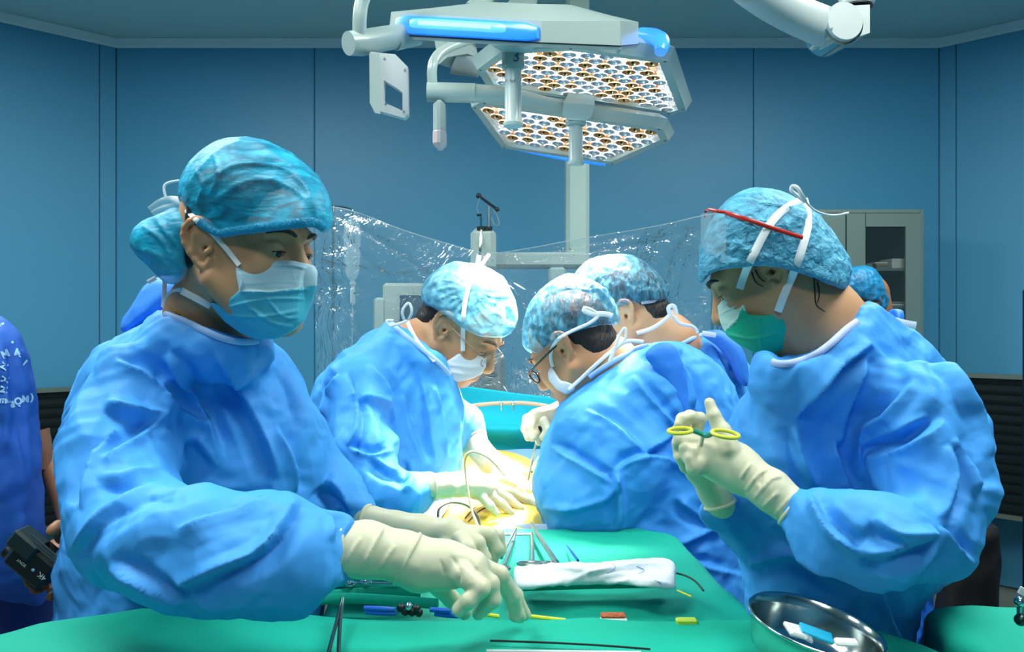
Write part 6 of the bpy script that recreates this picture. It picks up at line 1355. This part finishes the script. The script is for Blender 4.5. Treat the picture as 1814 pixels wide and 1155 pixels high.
def clamp(label, rows, ring=None, r=.0026, name='surgical_clamp', m=None):
    c = empty(name, P(*rows[0][0]), label, 'clamp')
    for pts in rows: MB().tube([P(*q) for q in pts], [r*.7, r, r*1.15], 10, sm=3 if len(pts) > 2 else 0).build('arm', m or STEEL, c)
    for (u, v, d, a, b) in (ring or []):
        MB().tube([P(u+a*math.cos(t), v+b*math.sin(t), d-b*.004*math.sin(t)) for t in np.linspace(0, 2*math.pi, 21)[:-1]], r*.8, 8, closed=True).build('finger_ring', m or STEEL, c)
    u, v, d = rows[0][len(rows[0])//2]; MB().lathe([(.0035, -.003), (.0035, .003)], P(u, v, d), (0, 1, 0), 10, caps=True).build('pivot', CHROME, c)
    return c
clamp('thick steel clamp leaning left, tip nearest the patient', [[(941, 927, 1.60), (958, 955, 1.52), (986, 997, 1.40)]], [(976, 998, 1.37, 10, 2)], r=.0042)
clamp('upright steel clamp in the middle of the three', [[(942, 944, 1.58), (943, 970, 1.48), (943, 996, 1.40)]], [(940, 998, 1.37, 22, 2.5)], r=.0036)
clamp('open steel clamp left of the others beside the far glove', [[(915, 938, 1.58), (908, 962, 1.50), (893, 1003, 1.38)], [(914, 936, 1.58), (900, 962, 1.50), (888, 988, 1.42)]], [(897, 1006, 1.35, 6, 2.5)], r=.0028)
o = MB().tube([P(886, 947, 1.60), P(945, 947, 1.60)], .0022, 8).build('steel_rod', STEEL); tag(o, 'thin steel rod lying across behind the clamp tips', 'rod')
o = MB().tube([P(1004, 966, 1.52), P(1013, 978, 1.47), P(1024, 993, 1.42)], [.001, .0022, .0022], 8).build('blue_probe', mat('probe_blue', (20, 90, 170), .4)); tag(o, 'small dark blue probe lying behind the white towel', 'probe')
o = MB().tube([P(1197, 1015, 1.34), P(1215, 1020, 1.31), P(1232, 1030, 1.28), P(1246, 1046, 1.24)], .0016, 8, sm=4).build('dark_cable', mat('cable_brown', (52, 64, 48), .5)); tag(o, 'thin dark cable curving off the table right of the towel', 'cable')
o = MB().tube([P(1200, 1046, 1.235), P(1225, 1057, 1.21)], .0014, 8).build('yellow_needle', YEL); tag(o, 'thin yellow needle just below the towel\'s right end', 'needle')
# small things on the front fold
def bl(name, u, v, d, size, m, label, cat, rot=0, bev=.002):
    p = P(u, v, d); o = MB().box(p, size, rotz(rot), bev=bev).build(name, m, sharp=30); return tag(o, label, cat)
GY = mat('soft_yellow_green', (178, 208, 60), .5)
bl('foam_block', 1216, 1104, 1.135, (.028, .014, .013), GY, 'small yellow-green block on the green cloth left of the basin', 'block')
bl('rubber_block', 1087, 1098, 1.15, (.036, .016, .007), mat('block_white', (214, 226, 222), .5), 'small white block under the orange one on the green cloth', 'block')
bl('orange_pad', 1086, 1090.5, 1.152, (.034, .014, .006), mat('pad_orange', (176, 84, 38), .6, bump=[('crumple', 200, .8, .003)]), 'small rust-orange pad lying on a white block', 'pad')
for (a, b, lb) in (((941, 1092, 1.15), (1002, 1099, 1.14), 'yellow stick right of the nurse\'s fingertips'), ((856, 1088, 1.15), (884, 1092, 1.15), 'short yellow stick between the nurse\'s fingers')):
    o = MB().tube([P(*a), P(*b)], .0028, 8).build('yellow_stick', YEL); tag(o, lb, 'stick')
BLU = mat('blue_handle', (14, 100, 214), .35, coat=.3)
for i, (u0, v0, u1, v1) in enumerate(((645, 1077, 700, 1080), (648, 1084, 702, 1087), (762, 1080, 800, 1082), (770, 1087, 812, 1092))):
    o = MB().tube([P(u0, v0, 1.17), P((u0+u1)/2, (v0+v1)/2, 1.168), P(u1, v1, 1.16)], [.0034, .004, .003], 10).build('blue_forceps', BLU); tag(o, ['upper blue handle left of the steel joint', 'lower blue handle left of the steel joint', 'upper blue handle right of the steel joint', 'lower blue handle touching the nurse\'s thumb'][i], 'forceps')
j = empty('steel_joint', P(722, 1080, 1.16), 'dark steel joint cluster between the blue handles', 'instrument')
for du, dv in ((-12, -4), (-4, 2), (2, -6), (8, 3), (16, -2), (20, 4)): MB().ball(P(722+du, 1081+dv, 1.155), .006, 10, 6).build('knob', CHROME if du % 4 else DARK, j)
ns = empty('needle_holder', P(598, 1110, 1.0), 'dark needle holder hanging over the front table edge with handles down', 'instrument')
DST = mat('dark_steel', (58, 84, 84), .3, metal=.9)
for pts in ([(608, 1060, 1.13), (603, 1095, 1.10), (600, 1150, 1.02), (602, 1200, .96)], [(606, 1060, 1.13), (598, 1095, 1.10), (586, 1140, 1.02), (574, 1190, .96)]): MB().tube([P(*q) for q in pts], .0026, 8, sm=3).build('arm', DST, ns)
rg = empty('ringed_clamp', P(625, 1031, 1.28), 'two bright steel finger rings poking out below the sleeve', 'clamp')
for u, v, a in ((617, 1031, 9), (648, 1031, 10), (620, 1036, 8)): MB().tube([P(u+a*math.cos(t), v+2*math.sin(t), 1.27-.012*math.sin(t)) for t in np.linspace(0, 2*math.pi, 21)[:-1]], .0018, 8, closed=True).build('finger_ring', CHROME, rg)
MB().tube([P(630, 1031, 1.27), P(700, 1033, 1.26)], .002, 8).build('arm', STEEL, rg)
o = MB().tube([P(868, 1135, 1.055), P(960, 1138, 1.05), (P(1060, 1143, 1.045)), P(1152, 1150, 1.04)], .0014, 8, sm=3).build('black_cord', DARK); tag(o, 'thin black cord along the front fold at the bottom edge', 'cord')
o = MB().tube([P(862, 1154, 1.035), P(960, 1155, 1.03), P(1135, 1157, 1.03)], .0026, 8).build('white_pipette', mat('pipette_white', (205, 222, 220), .4)); tag(o, 'long white stick at the very bottom edge of the picture', 'stick')
# basin with its contents
ba = empty('steel_basin', P(1446, 1150, 1.02), 'round polished steel basin at the bottom right holding white and blue packets', 'basin')
cB_ = P(1446, 1104, 1.0); axb = np.array([.20, -.12, 1.0]); axb /= np.linalg.norm(axb)
MB().lathe([(.0, -.052), (.040, -.052), (.055, -.048), (.066, -.036), (.073, -.012), (.0755, -.001), (.0785, .0012), (.0800, -.0008), (.0785, -.003), (.0755, -.0045), (.0735, -.014), (.0675, -.0385), (.056, -.0505), (.040, -.0545), (.0, -.0545)], cB_, axb, 64).build('bowl', mat('basin_steel', (190, 200, 196), .16, metal=1., bump=[('noise', 25, .04)]), ba, sharp=None)
def inb(x, y, z): U_ = np.cross(axb, [0, 1, 0]); U_ = -U_/np.linalg.norm(U_); W_ = np.cross(axb, U_); return cB_+U_*x+W_*y+axb*z
PKW = mat('packet_paper', (218, 228, 226), .6, bump=[('crumple', 60, .3, .003)])
o = MB().box(P(1409, 1117, .985), (.028, .020, .006), rotz(.3)@rotx(.5)@roty(.4), bev=.002).build('paper_packet', PKW); tag(o, 'white paper packet standing at the left inside the basin', 'packet')
o = MB().box(P(1446, 1122, .99), (.040, .016, .004), roty(.35)@rotx(.5), bev=.001).build('blue_packet', mat('packet_blue', (0, 160, 200), .4)); tag(o, 'bright blue packet in the middle of the basin', 'packet')
o = MB().box(P(1499, 1138, .965), (.026, .012, .006), roty(.05)@rotx(.3), bev=.002).build('paper_packet', PKW); tag(o, 'small white packet against the basin\'s right front rim', 'packet')
o = MB().box(P(1432, 1131, .97), (.010, .010, .004), roty(.5)@rotx(.3), bev=.001).build('clear_vial', CLEARP); tag(o, 'tiny clear vial between the white and blue packets', 'vial')
# bits of equipment on the corner table
eqp = empty('suction_connector', P(1806, 1080, 1.10), 'chromed connector with a white label at the right edge of the corner table', 'connector')
MB().tube([P(1806, 1056, 1.1), P(1810, 1078, 1.1), P(1808, 1104, 1.1)], [.004, .006, .005], 12, sm=3).build('connector_body', CHROME, eqp); MB().ball(P(1806, 1066, 1.095), .007, 12, 8).build('knob', CHROME, eqp); MB().ball(P(1808, 1098, 1.095), .008, 12, 8).build('knob', DST, eqp)
MB().box(P(1812, 1048, 1.1), (.012, .003, .01), roty(.5), bev=.0008).build('label_tag', PKW, eqp)
